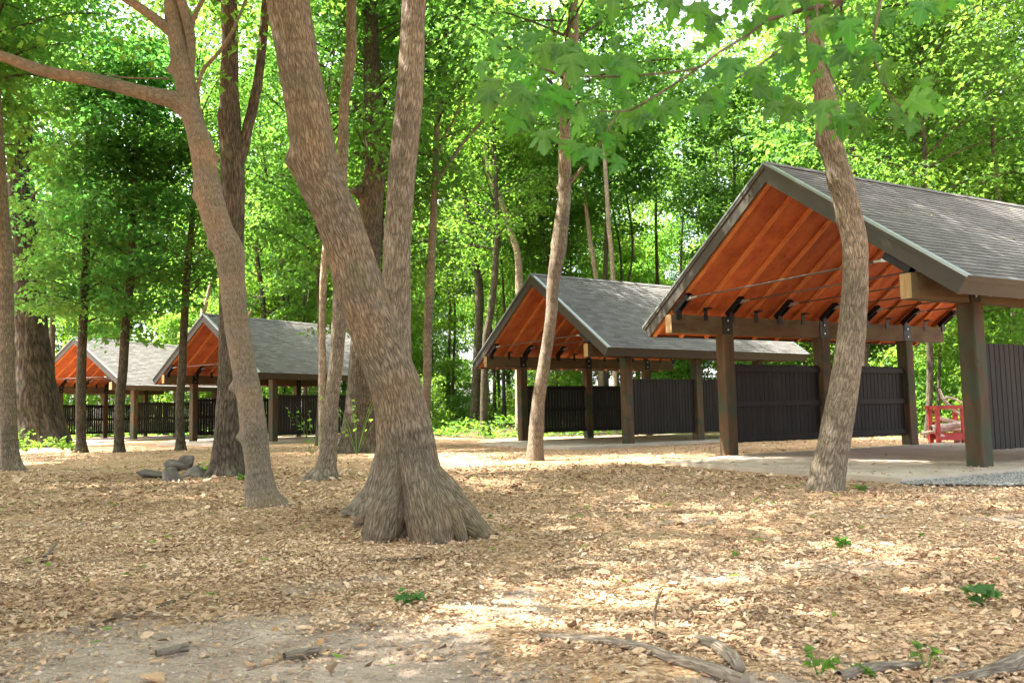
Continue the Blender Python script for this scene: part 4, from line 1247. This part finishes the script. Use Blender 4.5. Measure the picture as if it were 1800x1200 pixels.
# trees added unseen or hidden to shade the clearing; last two fill the woods
for k, (x, y, v, sc, lab) in enumerate([
        (-9.6, 2.5, 3, .9, 'tall added shade tree just left of the viewer'), (-14, 9.5, 2, .9, 'tall added shade tree left of the view beyond the edge trunk'), (-6.2, -2.5, 2, .8, 'tall added shade tree behind the viewer to the left'), (-19, 19, 1, 1.0, 'tall added shade tree left of the view level with the old trunk'),
        (0.5, -4, 5, .8, 'tall added shade tree straight behind the viewer'), (9.5, 3.0, 3, .85, 'tall added shade tree just right of the viewer'), (-5.6, 2.6, 3, .85, 'slim added shade tree closest to the viewer on the left'), (14, 9, 2, .8, 'tall added shade tree right of the view before the largest pavilion'),
        (-21, 7, 5, 1.0, 'tall added shade tree far to the left of the viewer'), (-12, -5, 4, .9, 'tall added shade tree behind the viewer far to the left'), (-9.6, 7.6, 3, .9, 'tall added shade tree left of the knobbly trunk outside the view'), (-14.5, 4.0, 1, .9, 'broad added shade tree left of the viewer'),
        (5.5, 0.5, 3, .75, 'slim added shade tree beside the viewer on the right'), (-19, 13, 3, 1.0, 'tall added shade tree beyond the left edge of the view'), (6.5, -5, 2, .8, 'tall added shade tree behind the viewer to the right'), (-2, -8, 4, .9, 'broad added shade tree far behind the viewer'),
        (-11.4, 12.6, 3, 1.0, 'tall added shade tree just outside the left edge'), (-17, 24, 3, 1.0, 'tall added shade tree outside the left edge near the old trunk'), (-6.3, 3.9, 0, .62, 'small added shade tree between the viewer and the knobbly trunk, outside the view'),
        (-15.5, 20.5, 1, 1.0, 'broad added tree at the left edge between the pale edge trunk and the old trunk'), (-13.8, 16.5, 1, .9, 'broad added shade tree outside the left edge beyond the pale edge trunk'), (-7.3, 32.0, 2, .85, 'tall slim added shade tree hidden behind the reddish slender trunk'),
        (-4.7, 5.6, 12, 1.0, 'bare-stemmed added shade tree left of the viewer'), (-4.5, 4.1, 13, .95, 'bare-stemmed added shade tree close to the viewer on the left'),
        (-4.7, 28.5, 0, .85, 'leafy added shade tree hidden behind the massive leaning trunk'),
        (-26, 14, 2, 1.0, 'tall added shade tree far outside the left edge'), (-24, 27, 5, 1.0, 'tall added shade tree left of the old trunk'),
        (-14.5, 48.5, 4, 1.1, 'tall tree between the farthest pavilion and the dark posted roof'), (-11.8, 48, 3, 0.9, 'leafy tree close behind the dark posted roof')]):
    woods_tree('added_shade_tree' if y < 30 else 'woodland_tree', 'tree', lab, BIG[v] if v < 10 else POLE[v - 12], LEAF_WOODS, BARK_FOREST, x, y, sc, k * 1.3, 'trees around the clearing')

# ------------------------------------------------------------------ small things on the ground
def gp(x, y, dz=0.0):
    g = on_ground(x, y, Z0)
    for _ in range(4):
        g = on_ground(x, y, float(terrain(g[0], g[1])))
    g[2] += dz
    return g

def stone_mesh(sx, sy, sz, sd):
    r = np.random.default_rng(sd)
    nu, nv = 40, 26
    th, ph = np.linspace(0, 2 * math.pi, nu + 1), np.linspace(0, math.pi, nv + 1)
    T, Pp = np.meshgrid(th, ph)
    D = np.stack([np.sin(Pp) * np.cos(T), np.sin(Pp) * np.sin(T), np.cos(Pp)], -1)
    N_ = r.normal(0, 1, (13, 3)); N_ /= np.linalg.norm(N_, axis=1)[:, None]
    off = r.uniform(0.50, 0.95, 13)
    dots = D @ N_.T
    rad = np.min(np.where(dots > 0.05, off / np.maximum(dots, 0.05), 9), -1)
    rad = np.minimum(rad, 1.1) * (1 + 0.05 * fbm(D[..., 0] * 3 + sd, D[..., 1] * 3, D[..., 2] * 3))
    V = D * rad[..., None] * np.array([sx, sy, sz])
    w = nu + 1
    i, j = np.meshgrid(np.arange(nv), np.arange(nu), indexing='ij')
    F = np.stack([i * w + j, (i + 1) * w + j, (i + 1) * w + j + 1, i * w + j + 1], -1).reshape(-1, 4)
    return MB().add(V.reshape(-1, 3), F).mesh('stone', False)

STONES = [  # px x, px y of its foot, half sizes in m, lift, label
    (262, 840, 0.36, 0.24, 0.10, 0.0, 'flat grey stone lying at the left of the stone pile'),
    (298, 847, 0.24, 0.2, 0.15, 0.0, 'blocky grey stone at the front of the stone pile'),
    (340, 839, 0.32, 0.24, 0.12, 0.0, 'wedge shaped grey stone at the right of the stone pile'),
    (308, 838, 0.27, 0.22, 0.11, 0.13, 'rounded brownish stone on top of the front stones'),
    (322, 830, 0.24, 0.22, 0.14, 0.13, 'highest pale stone at the back of the stone pile'),
    (300, 831, 0.22, 0.2, 0.13, 0.04, 'dark stone at the back left of the stone pile'),
    (55, 786, 0.40, 0.35, 0.26, 0.0, 'lone grey boulder among green weeds before the broad old trunk')]
for k, (x, y, a, b, c, lift, lab) in enumerate(STONES):
    p = gp(x, y)
    o = link('stone', stone_mesh(a, b, c, 40 + k), STONE, None, (p[0], p[1] + b * 0.6, p[2] + c * 0.6 + lift), (0.15 * math.sin(k * 2.1), 0.2 * math.cos(k * 1.3), k * 1.1))
    tag(o, lab, 'stone', 'stones in the pile' if k < 6 else None)

def stick(name, lab, cat, path, mat, seg=10, relief=0.004, group=None, lift=0.5, wob=0.12, seed=1):
    """path: (px, py, width px[, height m])"""
    pts, rad = [], []
    for q in path:
        p = gp(q[0], q[1]); w = q[2] * p[1] / F_PX / 2
        p[2] += w * lift * 2 - w * 0.4 + (q[3] if len(q) > 3 else 0)
        pts.append(p); rad.append(w)
    loc = pts[0].copy()
    mb = MB()
    tube(mb, [p - loc for p in pts], rad, seg, 0.03, relief, 22, 2.5, seed=seed, wob=wob)
    o = link(name, mb.mesh(name, True), mat, None, loc)
    return tag(o, lab, cat, group)

ROOTW = mat_bark('root_bark', (0.12, 0.095, 0.07), (0.24, 0.19, 0.15), (0.36, 0.30, 0.24), 0.0, 1.6, 0.6)
TWIGW = mat_bark('twig_bark', (0.07, 0.05, 0.035), (0.16, 0.11, 0.075), (0.28, 0.21, 0.15), 0.0, 2.0, 0.5)
stick('exposed_root', 'long grey root snaking over bare dirt to the lower edge', 'root', [(948, 1124, 12), (985, 1126, 15), (1040, 1131, 17), (1090, 1136, 17), (1140, 1148, 18), (1190, 1166, 20), (1250, 1182, 22), (1310, 1206, 24)], ROOTW, 14)
stick('exposed_root', 'short thick root beside the long grey one', 'root', [(1225, 1128, 16), (1255, 1140, 22), (1285, 1160, 24), (1300, 1178, 20)], ROOTW, 14, seed=2)
stick('exposed_root', 'low brown root at the lower right between small weeds', 'root', [(1475, 1196, 20), (1530, 1184, 24), (1580, 1178, 22), (1625, 1172, 12)], ROOTW, 14, seed=3)
stick('exposed_root', 'big dark root rising into the lower right corner', 'root', [(1640, 1206, 14), (1710, 1196, 22), (1780, 1180, 34), (1850, 1160, 50)], ROOTW, 20, 0.006, seed=4)
stick('log_piece', 'short barkless log on bare dirt, knob at its end', 'log', [(274, 1151, 11), (300, 1147, 13), (320, 1143, 15), (329, 1141, 16)], ROOTW, 14, seed=5)
stick('log_piece', 'short brown log on bare dirt near the lower edge', 'log', [(500, 1158, 14), (530, 1153, 17), (557, 1147, 16)], ROOTW, 14, seed=6)
stick('fallen_twig', 'long thin dark twig pointing at the bare dirt', 'twig', [(160, 1100, 5), (215, 1084, 5), (270, 1068, 5), (310, 1056, 5), (342, 1044, 4)], TWIGW, 7, seed=7)
stick('fallen_twig', 'dark twig before the flaring roots', 'twig', [(622, 990, 4), (665, 988, 7), (700, 986, 6), (735, 984, 6), (752, 980, 4)], TWIGW, 7, seed=8)
stick('fallen_twig', 'pale splintered stick standing out of the mulch on the left', 'twig', [(73, 990, 6), (85, 978, 6, .02), (98, 968, 5, .05)], ROOTW, 7, seed=9)
stick('fallen_twig', 'thin upright forked twig stuck in the mulch', 'twig', [(1152, 1112, 6), (1150, 1098, 5, .03), (1156, 1082, 4, .07), (1166, 1068, 3, .1)], TWIGW, 7, seed=10)
stick('fallen_twig', 'dark crooked twig lying beside the upright forked one', 'twig', [(1128, 1106, 6), (1150, 1114, 10), (1172, 1122, 9), (1195, 1118, 4)], BARK_DARK, 7, seed=11)
stick('fallen_twig', 'reddish stick lying on sunlit mulch', 'twig', [(1065, 888, 4), (1095, 887, 5), (1140, 886, 4)], TWIGW, 6, seed=12)
stick('fallen_twig', 'thin dark stick in the mulch to the left of the flaring roots', 'twig', [(215, 957, 3), (260, 964, 3), (320, 958, 3), (345, 954, 2)], TWIGW, 6, seed=13)
stick('fallen_twig', 'long straight stick across mulch at the right', 'twig', [(1200, 1066, 3), (1260, 1072, 5), (1330, 1078, 5), (1400, 1076, 4)], TWIGW, 6, seed=14)
stick('fallen_twig', 'light brown curved stick near the lower right edge', 'twig', [(1640, 1120, 5), (1670, 1132, 6), (1700, 1146, 5)], TWIGW, 6, seed=15)
stick('fallen_twig', 'thin stick right of the knobbly trunk', 'twig', [(545, 905, 3), (590, 900, 4), (640, 897, 3)], TWIGW, 6, seed=16)

def weed(lab, x, y, hpx, n, size, leaf, name='weed', dark=0.5, spread=1.0):
    p = gp(x, y)
    H = hpx * p[1] / F_PX
    t = thing(name, lab, 'weed', p)
    mb, sb = MB(), MB()
    for k in range(max(2, n // 7)):
        a = k * 2.4
        tip = np.array([math.cos(a) * H * .5 * spread, math.sin(a) * H * .35 * spread, H * rng.uniform(.6, 1)])
        tube(sb, [np.array([0, 0, -0.02]), tip * np.array([.4, .4, .6]), tip], [0.004, 0.003, 0.002], 5, 0.05, wob=0)
        m = 7
        f = rng.uniform(0.3, 1, m)[:, None]
        b = rng.uniform(0, 6.28, m)
        d = np.stack([np.cos(b), np.sin(b), rng.normal(0, .4, m)], 1)
        leaves(mb, tip * f, d, rng.normal(0, .4, (m, 3)) + np.array([0, -.3, 1.]), size * rng.uniform(.6, 1.2, m), np.clip(dark + rng.normal(0, .2, m), 0, 1))
    link('stem', sb.mesh('stem'), LEAF_YOUNG, t)
    link('leaves', mb.mesh('leaves'), leaf, t)
    return t
weed('dark green fallen leaf cluster on the mulch at the right', 1724, 1062, 34, 28, 0.075, LEAF_DEEP, 'leaf_cluster', 0.2, 1.6)
weed('small bright weed beside the low brown root', 1440, 1188, 55, 14, 0.045, LEAF_YOUNG)
weed('small yellow green weed right of the low brown root', 1628, 1178, 50, 14, 0.05, LEAF_YOUNG)
weed('tiny weed at the end of the long grey root', 1515, 1190, 22, 14, 0.04, LEAF_YOUNG)
weed('olive tuft on the mulch in front of the crooked trunk', 1480, 962, 20, 21, 0.07, LEAF_YOUNG, 'weed', .2)
weed('mossy tuft below the massive trunk', 715, 1060, 22, 21, 0.06, LEAF_DEEP, 'weed', .6, 2)
weed('small green leaf on mulch right of the crooked trunk', 1515, 866, 12, 14, 0.09, LEAF_YOUNG)
weed('bright green weed at the foot of the dark forked trunk', 360, 836, 30, 28, 0.10, LEAF_YOUNG)
weed('leafy sprout in front of the dark forked trunk', 422, 846, 14, 14, 0.08, LEAF_YOUNG)
weed('green weeds at the mossy foot of the edge trunk', 12, 822, 60, 49, 0.12, LEAF_YOUNG)
weed('tall green sprout between the slim grey trunk and the gnarled one', 548, 800, 95, 56, 0.11, LEAF_YOUNG)
weed('leafy sprout against the gnarled thick trunk', 627, 800, 150, 63, 0.12, LEAF_YOUNG)
weed('leafy sprout right of the gnarled thick trunk', 655, 785, 110, 49, 0.11, LEAF_YOUNG)
for k, (x, y, h) in enumerate([(30, 788, 60), (95, 790, 40), (112, 794, 34), (128, 795, 30), (70, 792, 30), (44, 795, 26), (8, 790, 70)]):
    weed('patch of low green weeds before the broad old trunk, %s from the left' % ('second', 'fifth', 'sixth', 'seventh', 'fourth', 'third', 'first')[k], x, y, h * 0.65, 56, 0.15, LEAF_YOUNG, 'weed', .4, 1.6)

def dry_litter():
    """Dry brown leaves, bits of bark and thin twigs lying in the mulch, grit on the bare dirt."""
    mb = MB()
    n = 1500
    y = np.sqrt(rng.uniform(2.9 ** 2, 20 ** 2, n)); x = rng.uniform(-.64, .64, n) * y
    k = ~in_pad(x, y, 0.1); x, y = x[k], y[k]; n = len(x)
    a = rng.uniform(0, 6.28, n)
    q = MB()
    leaves(q, np.stack([x, y, terrain(x, y) + 0.022], 1), np.stack([np.cos(a), np.sin(a), rng.normal(.1, .25, n)], 1), rng.normal(0, .35, (n, 3)) + np.array([0, 0, 1.]), rng.uniform(0.03, 0.075, n), rng.random(n))
    pc = np.array([(0.30, 0.17, 0.08), (0.22, 0.12, 0.06), (0.42, 0.28, 0.15), (0.16, 0.10, 0.06)])[rng.integers(0, 4, n)]
    mb.add(q.V[0], [q.F[3][0]], np.repeat(pc, 6, 0))
    n = 1300                                         # twigs
    y = np.sqrt(rng.uniform(2.8 ** 2, 18 ** 2, n)); x = rng.uniform(-.64, .64, n) * y
    k = ~in_pad(x, y, 0.1); x, y = x[k], y[k]; n = len(x)
    a = rng.uniform(0, 3.14, n); L_ = rng.gamma(2.0, 0.05, n) + 0.04; w = rng.uniform(0.002, 0.005, n)
    d = np.stack([np.cos(a), np.sin(a), rng.normal(0, .08, n)], 1); sd = np.stack([-np.sin(a), np.cos(a), np.zeros(n)], 1)
    p = np.stack([x, y, terrain(x, y) + 0.02], 1)
    up = np.array([0, 0, 1.0])
    V = np.stack([p - d * L_[:, None] / 2 + sd * w[:, None], p - d * L_[:, None] / 2 - sd * w[:, None], p - d * L_[:, None] / 2 + up * w[:, None] * 1.6,
                  p + d * L_[:, None] / 2 + sd * w[:, None] * .6, p + d * L_[:, None] / 2 - sd * w[:, None] * .6, p + d * L_[:, None] / 2 + up * w[:, None]], 1)
    k = np.arange(n)[:, None] * 6
    mb.add(V.reshape(-1, 3), [k + np.array([[0, 2, 5, 3]]), k + np.array([[2, 1, 4, 5]])], np.repeat(np.array([(0.13, 0.085, 0.055)]) * rng.uniform(.6, 1.8, n)[:, None], 6, 0))
    n = 9000                                         # grit
    y = np.sqrt(rng.uniform(2.6 ** 2, 6 ** 2, n)); x = rng.uniform(-.66, .3, n) * y
    k = rng.random(n) < dirt_mask(x, y); x, y = x[k], y[k]; n = len(x)
    sz = rng.gamma(2.0, 0.0022, n) + 0.002
    o8 = np.array([[1, 0, 0], [-1, 0, 0], [0, 1, 0], [0, -1, 0], [0, 0, .7]], float)
    V = o8[None] * sz[:, None, None] * rng.uniform(.6, 1.4, (n, 5, 1)) + np.stack([x, y, terrain(x, y) - 0.02 * dirt_mask(x, y) + 0.001], 1)[:, None]
    k = np.arange(n)[:, None] * 5
    F = np.concatenate([k + np.array([[0, 2, 4]]), k + np.array([[2, 1, 4]]), k + np.array([[1, 3, 4]]), k + np.array([[3, 0, 4]])])
    mb.add(V.reshape(-1, 3), F, np.repeat(np.array([(0.36, 0.28, 0.21)]) * rng.uniform(.45, 1.5, n)[:, None], 5, 0))
    o = link('leaf_litter', mb.mesh('leaf_litter'), CHIP, kind='stuff')
    o['label'] = 'dry brown leaves, thin twigs and grit among the mulch'
dry_litter()

def ground_litter():
    """Small green and brown fallen leaves strewn over the mulch."""
    mb = MB()
    n = 420
    y = np.sqrt(rng.uniform(3.2 ** 2, 19 ** 2, n)); x = rng.uniform(-.62, .62, n) * y
    k = ~in_pad(x, y, 0.1); x, y = x[k], y[k]; n = len(x)
    a = rng.uniform(0, 6.28, n)
    p = np.stack([x, y, terrain(x, y) + 0.035], 1)
    leaves(mb, p, np.stack([np.cos(a), np.sin(a), rng.normal(0, .25, n)], 1), rng.normal(0, .3, (n, 3)) + np.array([0, 0, 1.]), rng.uniform(0.025, 0.075, n), rng.random(n))
    o = link('fallen_leaves', mb.mesh('fallen_leaves'), LEAF_YOUNG, kind='stuff')
    o['label'] = 'small green leaves strewn over the mulch'
ground_litter()

# ------------------------------------------------------------------ red rack with firewood behind the largest pavilion
RY = 22.4
def rk(x, y, dy=0.0):
    return at_depth(x, y, RY + dy)
def red_rack():
    c = rk(1666, 775); c[2] = float(terrain(c[0], c[1]))
    t = thing('firewood_rack', 'red painted timber rack holding pale branches behind the largest pavilion', 'rack', c, -0.06)
    W, D, Hh = 0.78, 0.55, 1.04
    post = MB().box(-.05, .05, -.05, .05, -.05, Hh - 0.092).mesh('rack_post')
    for sx in (-1, 1):
        for sy in (-1, 1):
            link('post', post, REDP, t, (sx * (W / 2 - .06), sy * (D / 2 - .05), 0))
    top = MB().box(-W / 2 - .05, W / 2 + .05, -.06, .06, Hh - .09, Hh).mesh('rack_rail')
    low = MB().box(-W / 2 + .0, W / 2 - .0, -.02, .02, .14, .30).mesh('rack_low_rail')
    side = MB().box(-.035, .035, -D / 2 + .07, D / 2 - .07, Hh - .085, Hh - .01).mesh('rack_side_rail')
    for sy in (-1, 1):
        link('top_rail', top, REDP, t, (0, sy * (D / 2 - .05), 0))
        link('lower_rail', low, REDP, t, (0, sy * (D / 2 + .022), 0))
    for sx in (-1, 1):
        link('side_rail', side, REDP, t, (sx * (W / 2 - .06), 0, 0))
    sh = MB().box(-W / 2 + .01, W / 2 - .01, -D / 2 + .01, D / 2 - .01, .30, .325).mesh('rack_shelf')
    link('shelf', sh, REDP, t)
red_rack()
for k, (lab, pth) in enumerate([
        ('pale bare branch sticking up from the red rack', [(1690, 730, 5, .1), (1672, 716, 5, 0), (1658, 700, 5, -.1), (1651, 684, 4, -.1)]),
        ('curved pale branch over the top rail of the red rack', [(1692, 708, 3, -.1), (1678, 701, 4, -.2), (1666, 698, 4, -.2), (1655, 700, 3, -.25)]),
        ('white barkless log on the red shelf', [(1636, 752, 9, -.2), (1655, 749, 11, -.1), (1690, 746, 11, .0)]),
        ('pale branch leaning from the red shelf to the far post', [(1646, 733, 7, .1), (1668, 739, 7, .1), (1695, 746, 7, .1)]),
        ('grey stick poking out to the left of the red rack', [(1618, 762, 5, .0), (1650, 757, 6, .0), (1690, 753, 6, .1)]),
        ('thin stick lying under the red rack', [(1652, 764, 5, -.3), (1672, 770, 5, -.2), (1698, 776, 5, 0)])]):
    pts = [rk(a, b, d) for a, b, w, d in pth]
    mb = MB()
    tube(mb, [p - pts[0] for p in pts], [w * RY / F_PX / 2 for a, b, w, d in pth], 9, 0.05, 0.004, 20, 2.4, seed=60 + k, wob=.12)
    tag(link('firewood_branch', mb.mesh('firewood_branch', True), STICKW, None, pts[0]), lab, 'branch', 'branches stacked on the red rack')

# ------------------------------------------------------------------ maple branch hanging close to the viewer
def maple_mesh(sd):
    r = np.random.default_rng(sd)
    half = [(-0.04, .10), (.00, .27), (-.04, .40), (.09, .42), (.17, .50), (.20, .38), (.30, .40), (.36, .52), (.52, .62), (.50, .48), (.56, .43), (.47, .31), (.50, .19), (.63, .24), (.74, .28), (.73, .17), (.84, .12), (.90, .06)]
    out = [(0, 0)] + half + [(1.03, 0)] + [(x, -y) for x, y in half[::-1]]
    P = np.array(out) * (1 + r.normal(0, .03, (len(out), 1)))
    n = len(P)
    c0 = np.array([0.30, 0.0])
    rings = [P] + [c0 + (P - c0) * f for f in (0.72, 0.45, 0.2)] + [c0[None]]
    Q = np.vstack(rings)
    b, dr, tw = r.uniform(.10, .45), r.uniform(.05, .45), r.normal(0, .22)
    ay = np.sqrt(Q[:, 1] ** 2 + 0.0006)
    z = -b * Q[:, 0] ** 2 - dr * Q[:, 1] ** 2 + tw * Q[:, 0] * Q[:, 1] + r.uniform(.0, .3) * ay + 0.03 * np.sin(9 * Q[:, 0] + 7 * ay + sd)
    V = np.stack([Q[:, 0], Q[:, 1], z], 1)
    k = np.arange(n)
    k2 = (k + 1) % n
    F4 = np.concatenate([np.stack([k + a * n, k2 + a * n, k2 + (a + 1) * n, k + (a + 1) * n], 1) for a in range(3)])
    F3 = np.stack([k + 3 * n, k2 + 3 * n, np.full(n, 4 * n)], 1)
    return MB().add(V, [F4, F3], (r.uniform(.1, .9), 0, 0)).mesh('maple_leaf', True)

def maple_branch():
    BY = 2.15
    def bp(x, y, dy=0.0):
        return at_depth(x, y, BY + dy)
    o0 = bp(1640, -120, 0.3)
    t = thing('maple_branch', 'leafy maple branch hanging into the top of the view near the viewer', 'branch', o0)
    twigs = [[(1640, -120, 20, .3), (1560, -50, 16, .2), (1470, 2, 12, .1), (1410, 18, 10, .05), (1345, 36, 7, 0)],
             [(1500, -20, 8, .15), (1440, 40, 6, .1), (1380, 80, 5, 0), (1330, 118, 4, -.05), (1270, 150, 3, -.05)],
             [(1420, -30, 7, .1), (1330, 50, 6, .05), (1264, 92, 5.5, 0), (1230, 118, 5, 0), (1190, 126, 4.5, 0), (1150, 130, 4, 0), (1085, 135, 3.5, 0), (1000, 132, 3, 0), (950, 120, 3, 0)],
             [(1230, 118, 4.5, 0), (1190, 145, 4.5, 0), (1150, 170, 4, 0), (1110, 193, 4, .02), (1080, 196, 3, .02), (1050, 195, 2.5, .03)],
             [(1088, 196, 3, .02), (1072, 222, 3, 0), (1050, 262, 2.5, 0)],
             [(1560, -50, 10, .2), (1545, 20, 6, .15), (1535, 90, 5, .1), (1560, 160, 4, .1), (1600, 205, 3, .1)],
             [(1436, 12, 5, .05), (1437, 55, 4, .0), (1450, 110, 3.5, 0), (1480, 170, 3, 0)]]
    mb, tw_pts = MB(), []
    for tw in twigs:
        P = [bp(x, y, d) - o0 for x, y, w, d in tw]
        C, _ = tube(mb, P, [w * BY / F_PX / 2 for x, y, w, d in tw], 8, 0.02, 0.0006, 40, 2, wob=.15)
        tw_pts.append(C)
    tw_pts = np.vstack(tw_pts)
    me = [maple_mesh(200 + k) for k in range(6)]
    clusters = [(900, 130, 55, 40, 7), (925, 190, 45, 30, 6), (1000, 112, 40, 32, 8), (1090, 130, 34, 30, 7), (1015, 215, 36, 40, 9), (965, 185, 40, 30, 5), (1035, 265, 40, 30, 6), (1120, 205, 40, 26, 4), (1185, 190, 36, 24, 4),
                (1245, 190, 28, 34, 4), (1300, 40, 50, 40, 8), (1290, 130, 50, 40, 7), (1390, 110, 55, 45, 8), (1475, 205, 36, 34, 6), (1535, 70, 45, 36, 5), (1520, 130, 42, 30, 6), (1550, 205, 55, 26, 7), (1620, 205, 40, 22, 5), (1400, 20, 50, 25, 5), (1340, 190, 60, 24, 6), (1140, -5, 60, 16, 5), (1690, 15, 40, 16, 3), (1450, 60, 50, 40, 6), (1230, 60, 30, 40, 3)]
    r = np.random.default_rng(77)
    pm = MB()
    for cx, cy, rx, ry, n in clusters:
        for _ in range(int(n * 1.1)):
            x, y = cx + r.normal(0, .72) * rx, cy + r.normal(0, .72) * ry - 18
            base = bp(x, y, r.normal(.02, .16)) - o0
            d = Vector((r.normal(-.15, .45), r.normal(-.1, .4), -1 + r.normal(0, .3))).normalized()
            nm = Vector((r.normal(0, .5), -1 + r.normal(0, .4), r.normal(.5, .45)))
            nm = (nm - d * nm.dot(d)).normalized()
            s = nm.cross(d)
            o = link('leaf', me[int(r.integers(0, 6))], LEAF_NEAR, t)
            sz = r.uniform(0.045, 0.082)
            m = Matrix(((d[0], s[0], nm[0]), (d[1], s[1], nm[1]), (d[2], s[2], nm[2]))).to_4x4() @ Matrix.Scale(sz, 4)
            m.translation = Vector(base)
            o.matrix_local = m
            q = tw_pts[np.argmin(np.linalg.norm(tw_pts - base, axis=1))]
            L = np.linalg.norm(q - base)
            if L < 0.2:
                tube(pm, [q, (q + base) / 2 + np.array([0, 0, .006]), base], [.0011, .0009, .0009], 5, 0.03, wob=0, cap=False)
    link('twig', mb.mesh('twig', True), TWIGW, t)
    link('petioles', pm.mesh('petioles', True), LEAF_YOUNG, t, kind='stuff')
maple_branch()

def roof_litter():
    """Small leaves and helicopter seeds lying on the shingles of the two nearer roofs."""
    for b, n in ((0, 150), (1, 60)):
        bx, by, yaw = PAV[b]
        mb, q = MB(), MB()
        u = rng.uniform(U0 + .1, U1 - .1, n); d = rng.uniform(0.3, SLEN - .1, n)
        v, z = -(d * CT), ZR - d * ST + 0.022
        p = np.stack([bx + u * math.sin(yaw) - v * math.cos(yaw), by + u * math.cos(yaw) + v * math.sin(yaw), z], 1)
        nn = np.array([ST * math.cos(yaw), -ST * math.sin(yaw), CT])
        t = rng.normal(0, 1, (n, 3)); t -= (t @ nn)[:, None] * nn
        leaves(q, p, t, nn + rng.normal(0, .12, (n, 3)), rng.uniform(0.025, 0.065, n), rng.random(n))
        pc = np.array([(0.16, 0.17, 0.04), (0.20, 0.13, 0.06), (0.30, 0.26, 0.10), (0.09, 0.12, 0.03)])[rng.integers(0, 4, n)]
        mb.add(q.V[0], [q.F[3][0]], np.repeat(pc, 6, 0))
        o = link('roof_leaves', mb.mesh('roof_leaves'), CHIP, kind='stuff')
        o['label'] = 'small fallen leaves on the shingles of the %s pavilion' % ('largest', 'middle')[b]
roof_litter()
